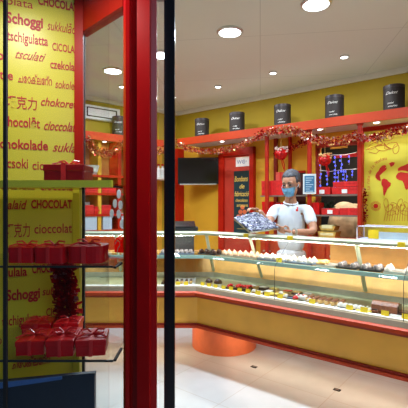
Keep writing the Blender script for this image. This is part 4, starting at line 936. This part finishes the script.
for i in range(N_):
    row = []
    for j in range(7):
        a = (i/(N_-1)-.5)*2.3; z = -.098+j*.0145; puff = .016*math.cos((i/(N_-1)-.5)*PI)*math.sin(j/6*PI)+ .012*math.cos((i/(N_-1)-.5)*PI)
        rr = .078-.020*((6-j)/6)**1.5; a *= 1-.22*(6-j)/6; row.append(bm.verts.new(hp(math.sin(a)*rr, .018+math.cos(a)*(rr+.006)+puff, z*(1 if abs(a) < .9 else .85))))
    g.append(row)
for i in range(N_-1):
    for j in range(6): bm.faces.new((g[i][j], g[i+1][j], g[i+1][j+1], g[i][j+1]))
bmesh.ops.solidify(bm, geom=bm.faces[:], thickness=.003)
for sx in (-1, 1): tube(bm, [hp(sx*.072, .05, -.03), hp(sx*.082, .01, -.005)], .0015, 4)
bm.transform(Matrix.Translation(-B_)); obj('face_mask', bm, maskm, MAN, smooth=True)
for sx in (-1, 1):
    bm = bmesh.new(); headsph(bm, (sx*.03, .080, .010), (.014, .008, .006), 10); bm.transform(Matrix.Translation(-B_)); obj('eye', bm, blackm, MAN, smooth=True)
    bm = tube(bmesh.new(), [hp(sx*.014, .088, .030), hp(sx*.03, .086, .036), hp(sx*.046, .074, .030)], .004, 5); bm.transform(Matrix.Translation(-B_)); obj('eyebrow', bm, blackm, MAN, smooth=True)
lg = bmesh.new(); c = at(297, 210, 3.79); box(lg, c-B_, (.018, .02, .022)); sph(lg, c-B_+Vector((.004, -.004, .02)), (.009, .01, .009), 8); o = obj('shirt_emblem', lg, brightred, MAN)
bm = bmesh.new(); wc = mid(elL, wrL, .88); dd = (wrL-elL).normalized(); tube(bm, [wc-dd*.009-B_, wc+dd*.009-B_], .034, 14); obj('wristwatch', bm, steel, MAN)
# collar
bm = bmesh.new(); tube(bm, [nk-B_+Vector((.066*math.cos(a), .062*math.sin(a), -.018+.02*math.sin(a))) for a in [k*2*PI/16 for k in range(17)]], .009, 6); obj('collar', bm, shirtm, MAN, smooth=True)

# held tray
c4 = [Vector((.2625, 3.5, 1.372)), Vector((.391, 3.38, 1.262)), Vector((.70, 3.62, 1.282)), Vector((.4875, 3.76, 1.416))]
n_ = (c4[2]-c4[0]).cross(c4[3]-c4[1]).normalized(); n_ = n_ if n_.z > 0 else -n_
cen = sum(c4, Vector())/4; TR = thing('held_tray', 'silvery tray heaped with wrapped blue grey sweets, held over the counter', 'tray', cen)
bm = bmesh.new(); A = [bm.verts.new(p-cen-n_*.012) for p in c4]; B = [bm.verts.new(p-cen) for p in c4]; bm.faces.new(A); bm.faces.new(B[::-1])
for i in range(4): bm.faces.new((A[i], A[(i+1) % 4], B[(i+1) % 4], B[i]))
bmesh.ops.recalc_face_normals(bm, faces=bm.faces[:]); obj('tray', bm, steel, TR)
foil = [mat('silver foil wrap', (.46, .48, .55), .3, .3), mat('slate foil wrap', (.10, .11, .17), .3, .3), mat('lilac foil wrap', (.34, .34, .46), .35, .3)]
bm = bmesh.new(); rnd = random.Random(21)
for i in range(24):
    for j in range(18):
        a, b = (i+.5+rnd.uniform(-.3, .3))/24, (j+.5+rnd.uniform(-.3, .3))/18
        p = (c4[0].lerp(c4[3], a)).lerp(c4[1].lerp(c4[2], a), b)-cen+n_*rnd.uniform(.002, .014)
        k0 = len(bm.faces); r_ = bmesh.ops.create_icosphere(bm, subdivisions=1, radius=1, matrix=Matrix.Translation(p) @ Matrix.Rotation(rnd.uniform(0, 6), 4, 'Z') @ Matrix.Diagonal((.014, .008, .009, 1)))
        bm.faces.ensure_lookup_table(); mi = rnd.choices((0, 1, 2), (4, 4, 3))[0]
        for f in bm.faces[k0:]: f.material_index = mi
o = obj('wrapped_sweets', bm, foil, TR); o['kind'] = 'stuff'

# second person: seen from behind, stooping in a tan coat behind the shelves
B2 = hit(344.5, 5.25); P2 = thing('person', 'person in a tan coat stooping with the back turned behind the shelves', 'person', B2)
coat = mat('tan coat cloth', (.64, .48, .28), .85, noise=.25, scale=9, bump=.9); bk = V*1.0
cz = lambda x, y, z: U*x+V*y+Vector((0, 0, z))
bod = [([cz(0, 0, .9), cz(0, -.03, 1.15), cz(.0, .08, 1.42), cz(0, .22, 1.45), cz(.0, .33, 1.38), cz(.0, .40, 1.34)], chain(6), [.12, .12, .13, .06, .085, .08]),
       ([cz(0, .08, 1.42), cz(.15, .16, 1.42), cz(.2, .30, 1.2), cz(.1, .42, 1.08)], chain(4), [.08, .06, .045, .03]), ([cz(0, .08, 1.42), cz(-.16, .16, 1.40), cz(-.22, .30, 1.2), cz(-.14, .42, 1.08)], chain(4), [.08, .06, .045, .03]),
       ([cz(0, 0, .9), cz(.09, 0, .85), cz(.1, .02, .46), cz(.1, -.02, .08), cz(.1, .12, .03)], chain(5), [.08, .08, .055, .04, .03]), ([cz(0, 0, .9), cz(-.09, 0, .85), cz(-.1, .02, .46), cz(-.1, -.02, .08), cz(-.1, .12, .03)], chain(5), [.08, .08, .055, .04, .03])]
for sx in (.1, -.14): bod += hand(cz(sx, .42, 1.08), Vector((0, .0, -1))+V*.4, V*-1+Vector((0, 0, .3)), U*(-1 if sx > 0 else 1), .5)
obj('body', skin('body2', bod, .010, 1), skinm, P2, smooth=True)
ct = [([cz(0, -.02, .75), cz(0, -.03, 1.0), cz(0, -.04, 1.2), cz(0, .06, 1.42), cz(.03, .15, 1.47)], chain(5), [(.27, .17), (.25, .16), (.24, .16), (.22, .17), (.15, .10)]),
      ([cz(0, .08, 1.44), cz(.16, .14, 1.43), cz(.21, .28, 1.22), cz(.13, .38, 1.12)], chain(4), [.10, .09, .075, .06]), ([cz(0, .08, 1.44), cz(-.17, .14, 1.40), cz(-.23, .28, 1.22), cz(-.16, .38, 1.12)], chain(4), [.10, .09, .075, .06])]
obj('coat', skin('coat', ct, .014, 2), coat, P2, smooth=True)
bm = sph(bmesh.new(), cz(.0, .365, 1.375), (.10, .11, .10), 16); obj('hair', bm, hairm, P2, smooth=True)
area('coat_fill_light', wp(uo(340, 4.99), 4.99, 2.5), 22, .3, (1, .95, .88))  # added fill lamp without a fixture, brightens the tan coat through the opening
